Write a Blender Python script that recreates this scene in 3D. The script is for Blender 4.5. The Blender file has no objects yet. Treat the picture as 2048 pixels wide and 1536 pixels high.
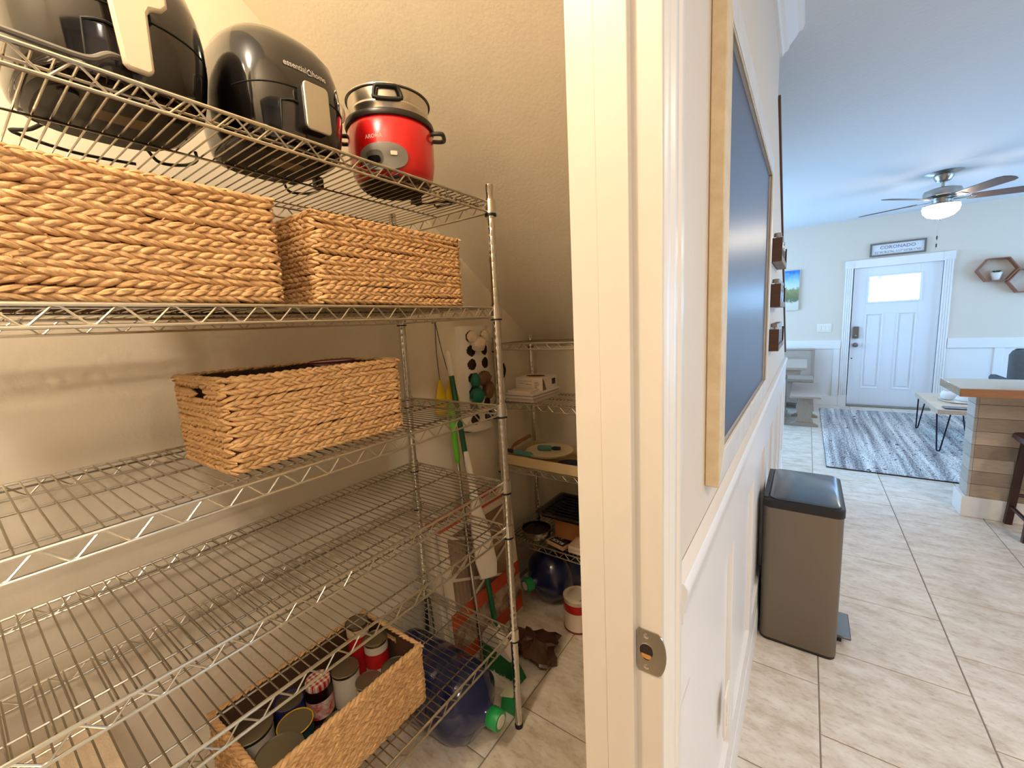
import bpy, math, random
from math import pi, sin, cos, radians as R
from mathutils import Matrix, Vector
random.seed(7)
SC = bpy.context.scene
COL = SC.collection

# ------------------------------------------------------------------ camera
H = 1.43
cam_d = bpy.data.cameras.new('camera'); cam = bpy.data.objects.new('camera', cam_d); COL.objects.link(cam)
_r = Vector((0.81560971, 0.5763509, -0.05099457)); _d = Vector((0.03990806, -0.14396045, -0.98877841)); _f = Vector((-0.57722452, 0.80442217, -0.14041659))
cam.matrix_world = Matrix(((_r.x, -_d.x, -_f.x, 0), (_r.y, -_d.y, -_f.y, 0), (_r.z, -_d.z, -_f.z, H), (0, 0, 0, 1)))
cam_d.sensor_fit = 'HORIZONTAL'; cam_d.sensor_width = 36; cam_d.lens = 826.36 / 2048 * 36
cam_d.clip_start = 0.01
SC.camera = cam
# ------------------------------------------------------------------ world, exposure, daylight portals
SC.view_settings.view_transform = 'Standard'; SC.view_settings.look = 'None'
SC.view_settings.gamma = 1; SC.view_settings.use_curve_mapping = False
SC.view_settings.exposure = 0.15
SC.cycles.max_bounces = 10; SC.cycles.diffuse_bounces = 8; SC.cycles.glossy_bounces = 3; SC.cycles.transmission_bounces = 5
SC.cycles.caustics_reflective = False; SC.cycles.caustics_refractive = False
world = bpy.data.worlds.new('world'); SC.world = world; world.use_nodes = True
bg = world.node_tree.nodes['Background']
bg.inputs[0].default_value = (0.36, 0.64, 1.0, 1); bg.inputs[1].default_value = 9.8
def portal(loc, rot, sx, sy):
    l = bpy.data.lights.new('window_portal', 'AREA'); l.shape = 'RECTANGLE'; l.size = sx; l.size_y = sy
    l.cycles.is_portal = True
    o = bpy.data.objects.new('window_portal', l); o.location = loc; o.rotation_euler = rot; COL.objects.link(o)
portal((-1.92, 6.1, 1.4), (0, -pi/2, 0), 1.8, 2.4)      # nook window, left
portal((4.42, 5.9, 1.15), (0, pi/2, 0), 2.1, 2.6)        # patio door, right
portal((4.42, 2.3, 1.6), (0, pi/2, 0), 1.0, .9)       # unseen right window, added for more daylight in the hall
portal((0.95, 7.80, 1.67), (-pi/2, 0, 0), 0.52, 0.36)    # door light

# ------------------------------------------------------------------ materials
def lin(c):
    return tuple(((v/255)/12.92 if v/255 <= .04045 else ((v/255+.055)/1.055)**2.4) for v in c)
def M(name, col, rough=.5, metal=0., bump=None, var=None, coat=0., emit=None, trans=0., alpha=1., aniso=None, spec=None):
    """bump=(scale,strength,detail)  var=(scale,(r,g,b),amount[,stretch xyz])"""
    m = bpy.data.materials.new(name); m.use_nodes = True
    nt = m.node_tree; b = nt.nodes['Principled BSDF']
    c = lin(col); b.inputs['Base Color'].default_value = (*c, 1)
    b.inputs['Roughness'].default_value = rough; b.inputs['Metallic'].default_value = metal
    b.inputs['Coat Weight'].default_value = coat
    if coat: b.inputs['Coat Roughness'].default_value = .05
    if spec is not None: b.inputs['Specular IOR Level'].default_value = spec
    if trans: b.inputs['Transmission Weight'].default_value = trans
    if emit: b.inputs['Emission Color'].default_value = (*lin(emit[0]), 1); b.inputs['Emission Strength'].default_value = emit[1]
    if bump or var:
        g = nt.nodes.new('ShaderNodeNewGeometry')
    if var:
        mp = nt.nodes.new('ShaderNodeMapping'); mp.inputs['Scale'].default_value = var[3] if len(var) > 3 else (1, 1, 1)
        nt.links.new(g.outputs['Position'], mp.inputs['Vector'])
        n = nt.nodes.new('ShaderNodeTexNoise'); n.inputs['Scale'].default_value = var[0]; n.inputs['Detail'].default_value = 5; n.inputs['Roughness'].default_value = .65
        nt.links.new(mp.outputs[0], n.inputs['Vector'])
        rp = nt.nodes.new('ShaderNodeValToRGB'); rp.color_ramp.elements[0].position = .5-.5*var[2]; rp.color_ramp.elements[1].position = .5+.5*var[2]
        rp.color_ramp.elements[0].color = (*lin(var[1]), 1); rp.color_ramp.elements[1].color = (*c, 1)
        nt.links.new(n.outputs[0], rp.inputs[0]); nt.links.new(rp.outputs[0], b.inputs['Base Color'])
    if bump:
        n2 = nt.nodes.new('ShaderNodeTexNoise'); n2.inputs['Scale'].default_value = bump[0]; n2.inputs['Detail'].default_value = bump[2] if len(bump) > 2 else 3
        nt.links.new(g.outputs['Position'], n2.inputs['Vector'])
        bp = nt.nodes.new('ShaderNodeBump'); bp.inputs['Strength'].default_value = bump[1]; bp.inputs['Distance'].default_value = .004
        nt.links.new(n2.outputs[0], bp.inputs['Height']); nt.links.new(bp.outputs[0], b.inputs['Normal'])
    return m

PAINT = M('wall_paint_cream', (236, 227, 208), .62, bump=(95, .2, 2))
PAINT_HALL = M('wall_paint_greige', (218, 207, 192), .6, bump=(110, .2, 2))
CEIL = M('ceiling_paint', (214, 217, 222), .8, bump=(60, .35, 3))
TRIM = M('white_trim_paint', (233, 227, 217), .33, bump=(12, .05))
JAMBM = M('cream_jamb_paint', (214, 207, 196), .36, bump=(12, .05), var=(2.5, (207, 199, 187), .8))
TRIM2 = M('white_wainscot_paint', (232, 230, 228), .35, bump=(12, .05))
GROUT = M('grout', (150, 138, 128), .85)
BASEW = M('cream_frame_paint', (226, 208, 172), .5, var=(30, (205, 180, 140), .5))
def tile_mat():
    m = bpy.data.materials.new('travertine_tile'); m.use_nodes = True; nt = m.node_tree; b = nt.nodes['Principled BSDF']
    g = nt.nodes.new('ShaderNodeNewGeometry'); oi = nt.nodes.new('ShaderNodeObjectInfo')
    mul = nt.nodes.new('ShaderNodeVectorMath'); mul.operation = 'SCALE'; mul.inputs[0].default_value = (7, 13, 5); nt.links.new(oi.outputs['Random'], mul.inputs['Scale'])
    add = nt.nodes.new('ShaderNodeVectorMath'); nt.links.new(g.outputs['Position'], add.inputs[0]); nt.links.new(mul.outputs[0], add.inputs[1])
    mp = nt.nodes.new('ShaderNodeMapping'); mp.inputs['Rotation'].default_value = (0, 0, .6); mp.inputs['Scale'].default_value = (1.0, 2.0, 1); nt.links.new(add.outputs[0], mp.inputs[0])
    n1 = nt.nodes.new('ShaderNodeTexNoise'); n1.inputs['Scale'].default_value = 8; n1.inputs['Detail'].default_value = 6; n1.inputs['Roughness'].default_value = .7; nt.links.new(mp.outputs[0], n1.inputs[0])
    r1 = nt.nodes.new('ShaderNodeValToRGB'); e = r1.color_ramp.elements
    e[0].position = .3; e[0].color = (*lin((196, 181, 160)), 1); e[1].position = .68; e[1].color = (*lin((236, 230, 220)), 1)
    x = r1.color_ramp.elements.new(.5); x.color = (*lin((221, 212, 199)), 1)
    nt.links.new(n1.outputs[0], r1.inputs[0])
    n2 = nt.nodes.new('ShaderNodeTexNoise'); n2.inputs['Scale'].default_value = 34; n2.inputs['Detail'].default_value = 4; nt.links.new(mp.outputs[0], n2.inputs[0])
    r2 = nt.nodes.new('ShaderNodeValToRGB'); r2.color_ramp.elements[0].position = .30; r2.color_ramp.elements[0].color = (.62, .57, .5, 1); r2.color_ramp.elements[1].position = .46; r2.color_ramp.elements[1].color = (1, 1, 1, 1)
    nt.links.new(n2.outputs[0], r2.inputs[0])
    mx = nt.nodes.new('ShaderNodeMix'); mx.data_type = 'RGBA'; mx.blend_type = 'MULTIPLY'; mx.inputs[0].default_value = .48
    nt.links.new(r1.outputs[0], mx.inputs[6]); nt.links.new(r2.outputs[0], mx.inputs[7]); nt.links.new(mx.outputs[2], b.inputs['Base Color'])
    b.inputs['Roughness'].default_value = .42
    bp = nt.nodes.new('ShaderNodeBump'); bp.inputs['Strength'].default_value = .25; bp.inputs['Distance'].default_value = .003; nt.links.new(n2.outputs[0], bp.inputs['Height']); nt.links.new(bp.outputs[0], b.inputs['Normal'])
    return m
TILE = tile_mat()
CHROME = M('lit_chrome_rail', (212, 206, 190), .28, 1.0)  # rails paler than the wires, light falling on them put into the colour
WIREM = M('shaded_chrome_wire', (178, 170, 155), .26, 1.0)  # same chrome darkened, the dark surroundings it reflects put into the colour
POSTM = M('chrome_post', (215, 212, 205), .16, 1.0)
BLACKP = M('black_plastic', (22, 20, 20), .45)
BLACKG = M('gloss_black_plastic', (20, 18, 18), .12, coat=.6)
SILVER = M('brushed_silver', (200, 195, 182), .34, .85)
STEEL = M('stainless_steel', (205, 200, 190), .25, 1.0)
RED = M('metallic_red', (222, 20, 26), .25, .2, coat=.7)
GREYP = M('grey_plastic', (120, 117, 112), .4)
WHITE = M('white_plastic', (232, 226, 214), .45)
PRINT = M('print_white', (235, 232, 225), .5)
WICKER = M('water_hyacinth', (230, 192, 138), .62, bump=(260, .3, 3), var=(45, (172, 126, 78), .7))
WICKER_IN = M('basket_gap_shade', (78, 48, 26), .8, var=(40, (56, 34, 18), .8))  # dark brown for the shade between strands
LABELB = M('rating_label', (150, 128, 92), .5)

# ------------------------------------------------------------------ mesh builder
class MB:
    def __init__(s): s.v = []; s.f = []
    def add(s, V, F):
        n = len(s.v); s.v += [tuple(p) for p in V]; s.f += [tuple(i+n for i in f) for f in F]; return s
    def box(s, x0, x1, y0, y1, z0, z1):
        V = [(x, y, z) for x in (x0, x1) for y in (y0, y1) for z in (z0, z1)]
        return s.add(V, [(0, 1, 3, 2), (4, 6, 7, 5), (0, 4, 5, 1), (2, 3, 7, 6), (0, 2, 6, 4), (1, 5, 7, 3)])
    def obox(s, c, u, v, w):
        """oriented box: centre, three half vectors"""
        c, u, v, w = map(Vector, (c, u, v, w))
        V = [c+a*u+b*v+d*w for a in (-1, 1) for b in (-1, 1) for d in (-1, 1)]
        F = [(0, 1, 3, 2), (4, 6, 7, 5), (0, 4, 5, 1), (2, 3, 7, 6), (0, 2, 6, 4), (1, 5, 7, 3)]
        if u.cross(v).dot(w) < 0: F = [f[::-1] for f in F]
        return s.add(V, F)
    def loft(s, rings, cap=True, closed=False):
        n = len(rings[0]); V = [p for r in rings for p in r]; F = []
        k = len(rings)
        for i in range(k if closed else k-1):
            a = i*n; b = ((i+1) % k)*n
            for j in range(n):
                j2 = (j+1) % n; F.append((a+j, a+j2, b+j2, b+j))
        if cap and not closed:
            F.append(tuple(range(n))[::-1]); F.append(tuple((k-1)*n+j for j in range(n)))
        return s.add(V, F)
    def lathe(s, prof, c=(0, 0, 0), n=32, axis=(0, 0, 1), cap=True):
        ax = Vector(axis).normalized(); q = Vector((0, 0, 1)).rotation_difference(ax); c = Vector(c)
        rings = [[c+q@Vector((max(r, 1e-5)*cos(2*pi*j/n), max(r, 1e-5)*sin(2*pi*j/n), z)) for j in range(n)] for r, z in prof]
        return s.loft(rings, cap)
    def tube(s, pts, r, n=8, closed=False, cap=True):
        P = [Vector(p) for p in pts]; k = len(P); rings = []; up = None
        rr = r if isinstance(r, (list, tuple)) else [r]*k
        for i in range(k):
            if closed: t = P[(i+1) % k]-P[i-1]
            else: t = P[min(i+1, k-1)]-P[max(i-1, 0)]
            t.normalize()
            if up is None:
                up = Vector((0, 0, 1)) if abs(t.z) < .9 else Vector((1, 0, 0))
            a = t.cross(up)
            if a.length < 1e-6: a = t.orthogonal()
            a.normalize(); b = a.cross(t); b.normalize(); up = b
            m = 1.0
            if 0 < i < k-1 or closed:
                d1 = (P[i]-P[i-1]).normalized(); d2 = (P[(i+1) % k]-P[i]).normalized()
                m = min(1.6, 1/max(.5, math.sqrt(max(.01, (1+d1.dot(d2))/2))))
            rings.append([P[i]+rr[i]*(cos(2*pi*j/n)*a+sin(2*pi*j/n)*b)*(m if m < 1.05 else m**.5) for j in range(n)])
        if closed: return s.loft(rings, False, True)
        return s.loft(rings, cap)
    def prism(s, poly, axis, a, b):
        """poly of 2-D points; axis 0: (y,z) extruded in x; 1: (x,z) in y; 2: (x,y) in z"""
        def P(p, t): return ((t, p[0], p[1]), (p[0], t, p[1]), (p[0], p[1], t))[axis]
        n = len(poly); ar = sum(poly[i][0]*poly[(i+1) % n][1]-poly[(i+1) % n][0]*poly[i][1] for i in range(n))
        pl = list(poly) if ar > 0 else list(poly)[::-1]
        V = [P(p, a) for p in pl]+[P(p, b) for p in pl]
        F = [tuple(range(n))[::-1], tuple(range(n, 2*n))]+[(i, (i+1) % n, n+(i+1) % n, n+i) for i in range(n)]
        if axis == 1: F = [f[::-1] for f in F]
        if b < a: F = [f[::-1] for f in F]
        return s.add(V, F)
    def ball(s, c, r, n=12, m=8, jit=0.):
        c = Vector(c); r = Vector(r if isinstance(r, (tuple, list)) else (r, r, r)); rings = []
        for i in range(1, m):
            t = pi*i/m
            rings.append([c+Vector((r.x*sin(t)*cos(2*pi*j/n), r.y*sin(t)*sin(2*pi*j/n), -r.z*cos(t)))*(1+random.uniform(-jit, jit)) for j in range(n)])
        return s.loft(rings, True)
    def rbox(s, x0, x1, y0, y1, z0, z1, r, n=4):
        """box with rounded vertical edges"""
        return s.loft([rrect(x0, x1, y0, y1, r, z, n) for z in (z0, z1)], True)
    def xf(s, mat):
        s.v = [tuple(mat @ Vector(p)) for p in s.v]; return s
def rrect(x0, x1, y0, y1, r, z, n=4):
    out = []
    for cx, cy, a0 in ((x1-r, y1-r, 0), (x0+r, y1-r, 90), (x0+r, y0+r, 180), (x1-r, y0+r, 270)):
        for i in range(n+1):
            a = R(a0+90*i/n); out.append((cx+r*cos(a), cy+r*sin(a), z))
    return out
def sell(cx, cy, a, b, z, e=3., n=40):
    out = []
    for i in range(n):
        t = 2*pi*i/n; c, s_ = cos(t), sin(t)
        out.append((cx+a*math.copysign(abs(c)**(2/e), c), cy+b*math.copysign(abs(s_)**(2/e), s_), z))
    return out
ROOT = {}
def mesh(name, mb, mat, off=(0, 0, 0), smooth=40):
    me = bpy.data.meshes.new(name); ox, oy, oz = off
    me.from_pydata([(x-ox, y-oy, z-oz) for x, y, z in mb.v], [], mb.f); me.validate()
    if smooth:
        me.shade_smooth(); me.set_sharp_from_angle(angle=R(smooth))
    me.materials.append(mat); return me
def bev(o, w, seg=2):
    m = o.modifiers.new('bevel', 'BEVEL'); m.width = w; m.segments = seg; m.limit_method = 'ANGLE'; m.angle_limit = R(40); m.harden_normals = False
    return o
def thing(name, label, cat, loc, group=None):
    o = bpy.data.objects.new(name, None); COL.objects.link(o); o.location = loc; o.empty_display_size = .05
    o['label'] = label; o['category'] = cat
    if group: o['group'] = group
    ROOT[o] = Vector(loc); return o
def P(name, mb, mat, parent, bevel=0, smooth=40, label=None, kind=None, seg=2):
    o = bpy.data.objects.new(name, mesh(name, mb, mat, ROOT[parent], smooth)); COL.objects.link(o); o.parent = parent
    ROOT[o] = ROOT[parent]
    if bevel: bev(o, bevel, seg)
    if label: o['label'] = label
    if kind: o['kind'] = kind
    return o
def PS(name, me, parent, loc, rot=None):
    """shared mesh data placed at a world location"""
    o = bpy.data.objects.new(name, me); COL.objects.link(o); o.parent = parent
    o.location = Vector(loc)-ROOT[parent]; ROOT[o] = Vector(loc)
    if rot: o.rotation_euler = rot
    return o
def T1(name, mb, mat, label, cat, loc, group=None, bevel=0, smooth=40):
    """a thing that is one mesh"""
    o = bpy.data.objects.new(name, mesh(name, mb, mat, loc, smooth)); COL.objects.link(o); o.location = loc
    o['label'] = label; o['category'] = cat
    if group: o['group'] = group
    ROOT[o] = Vector(loc)
    if bevel: bev(o, bevel)
    return o
def S(name, mb, mat, bevel=0, smooth=30, label=None):
    o = bpy.data.objects.new(name, mesh(name, mb, mat, (0, 0, 0), smooth)); COL.objects.link(o); o['kind'] = 'structure'
    ROOT[o] = Vector((0, 0, 0))
    if bevel: bev(o, bevel)
    if label: o['label'] = label
    return o
def text_mesh(txt, size, mat, xform, depth=.0006, bold=0., align='CENTER', shear=0., space=1.):
    cu = bpy.data.curves.new('t', 'FONT'); cu.body = txt; cu.size = size; cu.extrude = depth; cu.align_x = align; cu.align_y = 'CENTER'; cu.offset = bold; cu.shear = shear; cu.space_character = space
    cu.resolution_u = 3
    o = bpy.data.objects.new('t', cu); COL.objects.link(o)
    dg = bpy.context.evaluated_depsgraph_get(); me = bpy.data.meshes.new_from_object(o.evaluated_get(dg))
    bpy.data.objects.remove(o); bpy.data.curves.remove(cu)
    mb = MB(); mb.v = [tuple(xform @ v.co) for v in me.vertices]; mb.f = [tuple(p.vertices) for p in me.polygons]
    bpy.data.meshes.remove(me); return mb
def frame_x(o, u, v):
    """matrix mapping text x->u, y->v, z->u x v at origin o"""
    u = Vector(u).normalized(); v = Vector(v).normalized(); w = u.cross(v)
    return Matrix(((u.x, v.x, w.x, o[0]), (u.y, v.y, w.y, o[1]), (u.z, v.z, w.z, o[2]), (0, 0, 0, 1)))

# ================================================================== SETTING
CZ = 2.64; W = -.147; PW = -.2385; YF = 7.735; LX = -1.30; EY = 2.07; SLP = .732
def slope_z(y): return 2.345-SLP*(y-.644)
floor = S('floor', MB().box(-2.05, 4.55, -2.7, 7.9, -.08, -.0035), GROUT)
tm = MB(); a = .2262; b_ = .2245
tm.loft([[(sx*a, sy*a, -.0035) for sx, sy in ((1, 1), (-1, 1), (-1, -1), (1, -1))], [(sx*a, sy*a, -.0014) for sx, sy in ((1, 1), (-1, 1), (-1, -1), (1, -1))], [(sx*b_, sy*b_, 0) for sx, sy in ((1, 1), (-1, 1), (-1, -1), (1, -1))]])
tile_me = mesh('tile', tm, TILE, smooth=0)
for k in range(-3, 6):
    x = .0905+.457*k+.2285
    ph = .196 if k % 2 == 0 else .196+.228
    for j in range(-2, 17):
        y = ph+.457*j+.2285
        if y > 7.95 or (x > 1.9 and y < 1.2) or (x < -.9 and y > 2.3): continue
        PS('tile', tile_me, floor, (x, y, 0))
S('wall_left', MB().box(LX-.1, LX, -.75, 4.62, 0, CZ), PAINT)
S('wall_pantry_end', MB().box(LX, PW, EY, EY+.08, 0, slope_z(EY)+.05), PAINT)
S('wall_pantry_near', MB().box(LX, PW, -.75, -.65, 0, CZ), PAINT)
y0s = .644+(2.345-CZ)/SLP
S('ceiling_sloped', MB().prism([(y0s, CZ), (EY, slope_z(EY)), (EY+.08, slope_z(EY)), (EY+.08, slope_z(EY)+.08), (y0s+.12, CZ)], 0, LX, PW), PAINT)
S('ceiling', MB().box(-2.05, 4.55, -2.7, 7.9, CZ, CZ+.1), CEIL)
# hall wall with the doorway and the stair knee wall
YE = 2.36
wall_hall = S('wall_hall', MB().prism([(.492, 0), (4.15, 0), (4.15, 1.09), (YE, 2.352-.708*(YE-2.40)-.015), (YE, CZ), (.492, CZ)], 0, PW+.002, W)
              .prism([(-2.6, 0), (-.30, 0), (-.30, 2.06), (.492, 2.06), (.492, CZ), (-2.6, CZ)], 0, PW+.002, W), PAINT_HALL)
BROWN = M('brown_cap_wood', (98, 62, 44), .45, var=(30, (70, 42, 30), .7, (1, .2, 1)))
u = Vector((0, 1, -.708)).normalized(); nrm = Vector((0, .708, 1)).normalized()
pa = Vector((-.198, YE+.002, 2.352-.708*(YE-2.40))); L = (4.17-YE)/u.y
S('trim_3', MB().obox(pa+u*L/2, (.061, 0, 0), u*L/2, nrm*.014), BROWN, .003)
# crown moulding along the hall wall, returned at the wall end
def crown_prof(s=1): return [(0, 0), (.012*s, 0), (.018*s, .012), (.03*s, .016), (.036*s, .034), (.06*s, .062), (.066*s, .075), (.082*s, .08), (.088*s, .1), (0, .1)]
cp = MB().prism([(W+dx, CZ-.1+dz) for dx, dz in crown_prof()], 1, -2.6, YE)
S('trim_2', cp, TRIM2)
S('wall_front', MB().box(-2.05, .515, YF, YF+.12, 0, CZ).box(1.405, 4.55, YF, YF+.12, 0, CZ).box(.515, 1.405, YF, YF+.12, 1.985, CZ), PAINT_HALL)
S('wall_right', MB().box(4.45, 4.55, -2.7, 1.85, 0, CZ).box(4.45, 4.55, 1.85, 2.75, 0, 1.1).box(4.45, 4.55, 1.85, 2.75, 2.1, CZ).box(4.45, 4.55, 2.75, 4.6, 0, CZ).box(4.45, 4.55, 7.2, YF, 0, CZ).box(4.45, 4.55, 4.6, 7.2, 2.2, CZ).box(4.45, 4.55, 4.6, 7.2, 0, .1), PAINT_HALL)
S('wall_back', MB().box(-2.05, 4.55, -2.7, -2.6, 0, CZ), PAINT_HALL)
S('wall_nook', MB().box(-2.05, -1.95, 4.55, 4.9, 0, CZ).box(-2.05, -1.95, 7.3, YF, 0, CZ).box(-2.05, -1.95, 4.9, 7.3, 0, .5).box(-2.05, -1.95, 4.9, 7.3, 2.3, CZ).box(-1.95, LX-.1, 4.55, 4.62, 0, CZ), PAINT_HALL)
def thin_glass():
    m = bpy.data.materials.new('window_glass'); m.use_nodes = True; nt = m.node_tree; nt.nodes.remove(nt.nodes['Principled BSDF'])
    t = nt.nodes.new('ShaderNodeBsdfTransparent'); g = nt.nodes.new('ShaderNodeBsdfGlossy'); g.inputs['Roughness'].default_value = .02
    mx = nt.nodes.new('ShaderNodeMixShader'); mx.inputs[0].default_value = .06
    nt.links.new(t.outputs[0], mx.inputs[1]); nt.links.new(g.outputs[0], mx.inputs[2]); nt.links.new(mx.outputs[0], nt.nodes['Material Output'].inputs[0]); return m
TGLASS = thin_glass()
def window(n, x, y0, y1, z0, z1):
    w = S('window_%d' % n, MB().box(x-.03, x+.03, y0, y0+.05, z0, z1).box(x-.03, x+.03, y1-.05, y1, z0, z1).box(x-.03, x+.03, y0, y1, z0, z0+.05).box(x-.03, x+.03, y0, y1, z1-.05, z1).box(x-.025, x+.025, (y0+y1)/2-.03, (y0+y1)/2+.03, z0, z1), TRIM2, .004)
    P('pane', MB().box(x-.004, x+.004, y0+.05, (y0+y1)/2-.03, z0+.05, z1-.05), TGLASS, w)
    P('pane', MB().box(x-.004, x+.004, (y0+y1)/2+.03, y1-.05, z0+.05, z1-.05), TGLASS, w)
window(1, -2.0, 4.9, 7.3, .5, 2.3); window(2, 4.5, 4.6, 7.2, .1, 2.2); window(3, 4.5, 1.85, 2.75, 1.1, 2.1)  # third window is unseen, added to bring daylight into the hall

# pantry door frame -------------------------------------------------
JY = .482
jam = S('trim_1', MB().box(PW-.002, W+.014, JY, JY+.016, 0, 2.06).box(PW-.002, W+.014, -.30, JY+.016, 2.044, 2.06).box(PW-.002, W+.014, -.316, -.30, 0, 2.06), JAMBM, .0015)
P('door_stop', MB().box(-.2046, -.1665, JY-.0125, JY+.001, 0, 2.034).box(-.2046, -.1665, -.29, JY, 2.034, 2.045), JAMBM, jam, .0012)
P('casing_edge', MB().box(PW, -.2045, JY-.0118, JY+.05, 0, 2.04), JAMBM, jam)
prof = [(0, 0), (0, .014), (.006, .017), (.014, .017), (.018, .0135), (.024, .0135), (.03, .0175), (.042, .0185), (.048, .0145), (.054, .0145), (.058, .0185), (.07, .019), (.078, .015), (.084, .011), (.088, .006), (.088, 0)]
P('casing', MB().prism([(W+dx, JY+.006+dy) for dy, dx in prof], 2, 0, 2.05), TRIM, jam)
P('casing', MB().prism([(W+dx, -.306-dy) for dy, dx in prof], 2, 0, 2.05), TRIM, jam)
P('casing', MB().prism([(W+dx, 2.05+dy) for dy, dx in prof], 1, -.394, JY+.094), TRIM, jam)
# strike plate with its curved lip
NICK = M('nickel', (178, 172, 160), .22, 1.0); RAWW = M('raw_wood', (190, 130, 70), .8); DARKH = M('dark_recess', (40, 26, 18), .9)
sp = MB()
z0, z1 = .974, 1.034; pts = [(-.1655, z0), (-.139, z0)]
ring = [(-.1655, z0), (-.140, z0)]+[(-.140+.012*cos(t), 1.004+.030*sin(t)) for t in [R(-80+20*i) for i in range(9)]]+[(-.140, z1), (-.1655, z1)]
hole = [(-.153+.0085*cos(t), 1.004+.0125*sin(t)) for t in [2*pi*i/24 for i in range(24)]]
n = len(ring)
def plate(mb, outer, inner, ya, yb):
    # ring of quads between an outer outline and an inner hole, both resampled by angle
    cx = sum(p[0] for p in inner)/len(inner); cz = sum(p[1] for p in inner)/len(inner); m = 40
    def cast(poly, ang):
        best = 0
        for i in range(len(poly)):
            ax, az = poly[i][0]-cx, poly[i][1]-cz; bx, bz = poly[(i+1) % len(poly)][0]-cx, poly[(i+1) % len(poly)][1]-cz
            dx, dz = cos(ang), sin(ang); den = dx*(bz-az)-dz*(bx-ax)
            if abs(den) < 1e-12: continue
            t = (ax*(bz-az)-az*(bx-ax))/den; s_ = (ax*dz-az*dx)/den
            if t > 0 and -1e-6 <= s_ <= 1+1e-6: best = max(best, t)
        return best
    O = [(cx+cast(outer, 2*pi*i/m)*cos(2*pi*i/m), cz+cast(outer, 2*pi*i/m)*sin(2*pi*i/m)) for i in range(m)]
    I = [(cx+cast(inner, 2*pi*i/m)*cos(2*pi*i/m), cz+cast(inner, 2*pi*i/m)*sin(2*pi*i/m)) for i in range(m)]
    V = [(x, ya, z) for x, z in O]+[(x, ya, z) for x, z in I]+[(x, yb, z) for x, z in O]+[(x, yb, z) for x, z in I]; F = []
    for i in range(m):
        j = (i+1) % m
        F += [(i, j, m+j, m+i), (2*m+i, 3*m+i, 3*m+j, 2*m+j), (i, 2*m+i, 2*m+j, j), (m+i, m+j, 3*m+j, 3*m+i)]
    mb.add(V, F)
plate(sp, ring, hole, JY-.0018, JY+.0004)
strike = P('strike_plate', sp, NICK, jam, label='nickel strike plate with a round latch hole', smooth=30)
P('latch_hole', MB().lathe([(.0088, 0), (.0088, .012)], (-.153, JY-.0006, 1.004), 20, (0, 1, 0)), DARKH, strike)
P('raw_wood', MB().box(-.160, -.147, JY-.0012, JY-.0008, .993, .999), RAWW, strike)
for zz in (.982, 1.026): P('screw', MB().lathe([(.0034, 0), (.0034, .0006), (.0015, .0012)], (-.153, JY-.0018, zz), 14, (0, -1, 0)), STEEL, strike)

# hall wainscot ------------------------------------------------------
wy0, wy1 = .577, 4.155
wain = S('trim_4', MB().box(W, W+.002, wy0, wy1, 0, 1.02), TRIM2)
P('top_rail', MB().box(W+.001, W+.014, wy0, wy1, .846, 1.0), TRIM2, wain, .0015)
P('cap_rail', MB().prism([(W+.001, 1.05), (W+.018, 1.05), (W+.023, 1.042), (W+.023, 1.028), (W+.0195, 1.02), (W+.0195, 1.008), (W+.0165, 1.0), (W+.0165, .986), (W+.001, .986)], 1, wy0, wy1), TRIM2, wain)
P('bottom_rail', MB().box(W+.001, W+.014, wy0, wy1, 0, .245), TRIM2, wain, .0015)
for i in range(8):
    yy = .60+.5 if i == 0 else 1.135+.5*(i-1)
    if i == 0: P('stile', MB().box(W+.001, W+.014, wy0, .64, .24, .85), TRIM2, wain, .0015)
    else: P('stile', MB().box(W+.001, W+.014, yy, yy+.075, .24, .85), TRIM2, wain, .0015)
S('baseboard_hall', MB().prism([(W, 0), (W+.018, 0), (W+.018, .105), (W+.0155, .125), (W, .13)], 1, wy0, wy1), TRIM2)
ol = thing('outlet_cover', 'white outlet cover plate low on the white wainscot below the chalkboard', 'outlet', (W+.014, 1.045, .435))
P('plate', MB().box(W+.0141, W+.020, 1.012, 1.078, .378, .492), WHITE, ol, .002)
P('receptacle', MB().box(W+.020, W+.0215, 1.028, 1.062, .40, .43).box(W+.020, W+.0215, 1.028, 1.062, .44, .47), WHITE, ol, .001)

# front door, casing, front wainscot --------------------------------
DOORW = M('door_white', (228, 230, 234), .4)
dy = 7.775
dm = MB().box(.517, .664, dy, dy+.04, .02, 1.975).box(1.203, 1.403, dy, dy+.04, .02, 1.975)
dm.box(.664, 1.203, dy, dy+.04, .02, .27).box(.664, 1.203, dy, dy+.04, 1.333, 1.475).box(.664, 1.203, dy, dy+.04, 1.865, 1.975).box(.863, 1.004, dy, dy+.04, .27, 1.333)
door = S('door_1', dm, DOORW, .002)
for x0, x1 in ((.664, .863), (1.004, 1.203)):
    def rr(i, yy): return [(x0+i, yy, .27+i), (x1-i, yy, .27+i), (x1-i, yy, 1.333-i), (x0+i, yy, 1.333-i)]
    P('door_panel', MB().loft([rr(-.004, dy+.03), rr(-.004, dy-.006), rr(.008, dy-.006), rr(.016, dy+.012), rr(.03, dy+.014), rr(.045, dy+.003)], True), DOORW, door, smooth=20)
fr = MB()
for bx in ((.664, .69, 1.475, 1.865), (1.207, 1.233, 1.475, 1.865), (.69, 1.207, 1.475, 1.50), (.69, 1.207, 1.842, 1.865)): fr.box(bx[0], bx[1], dy-.012, dy+.02, bx[2], bx[3])
P('glass_frame', fr, DOORW, door, .003)
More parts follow.
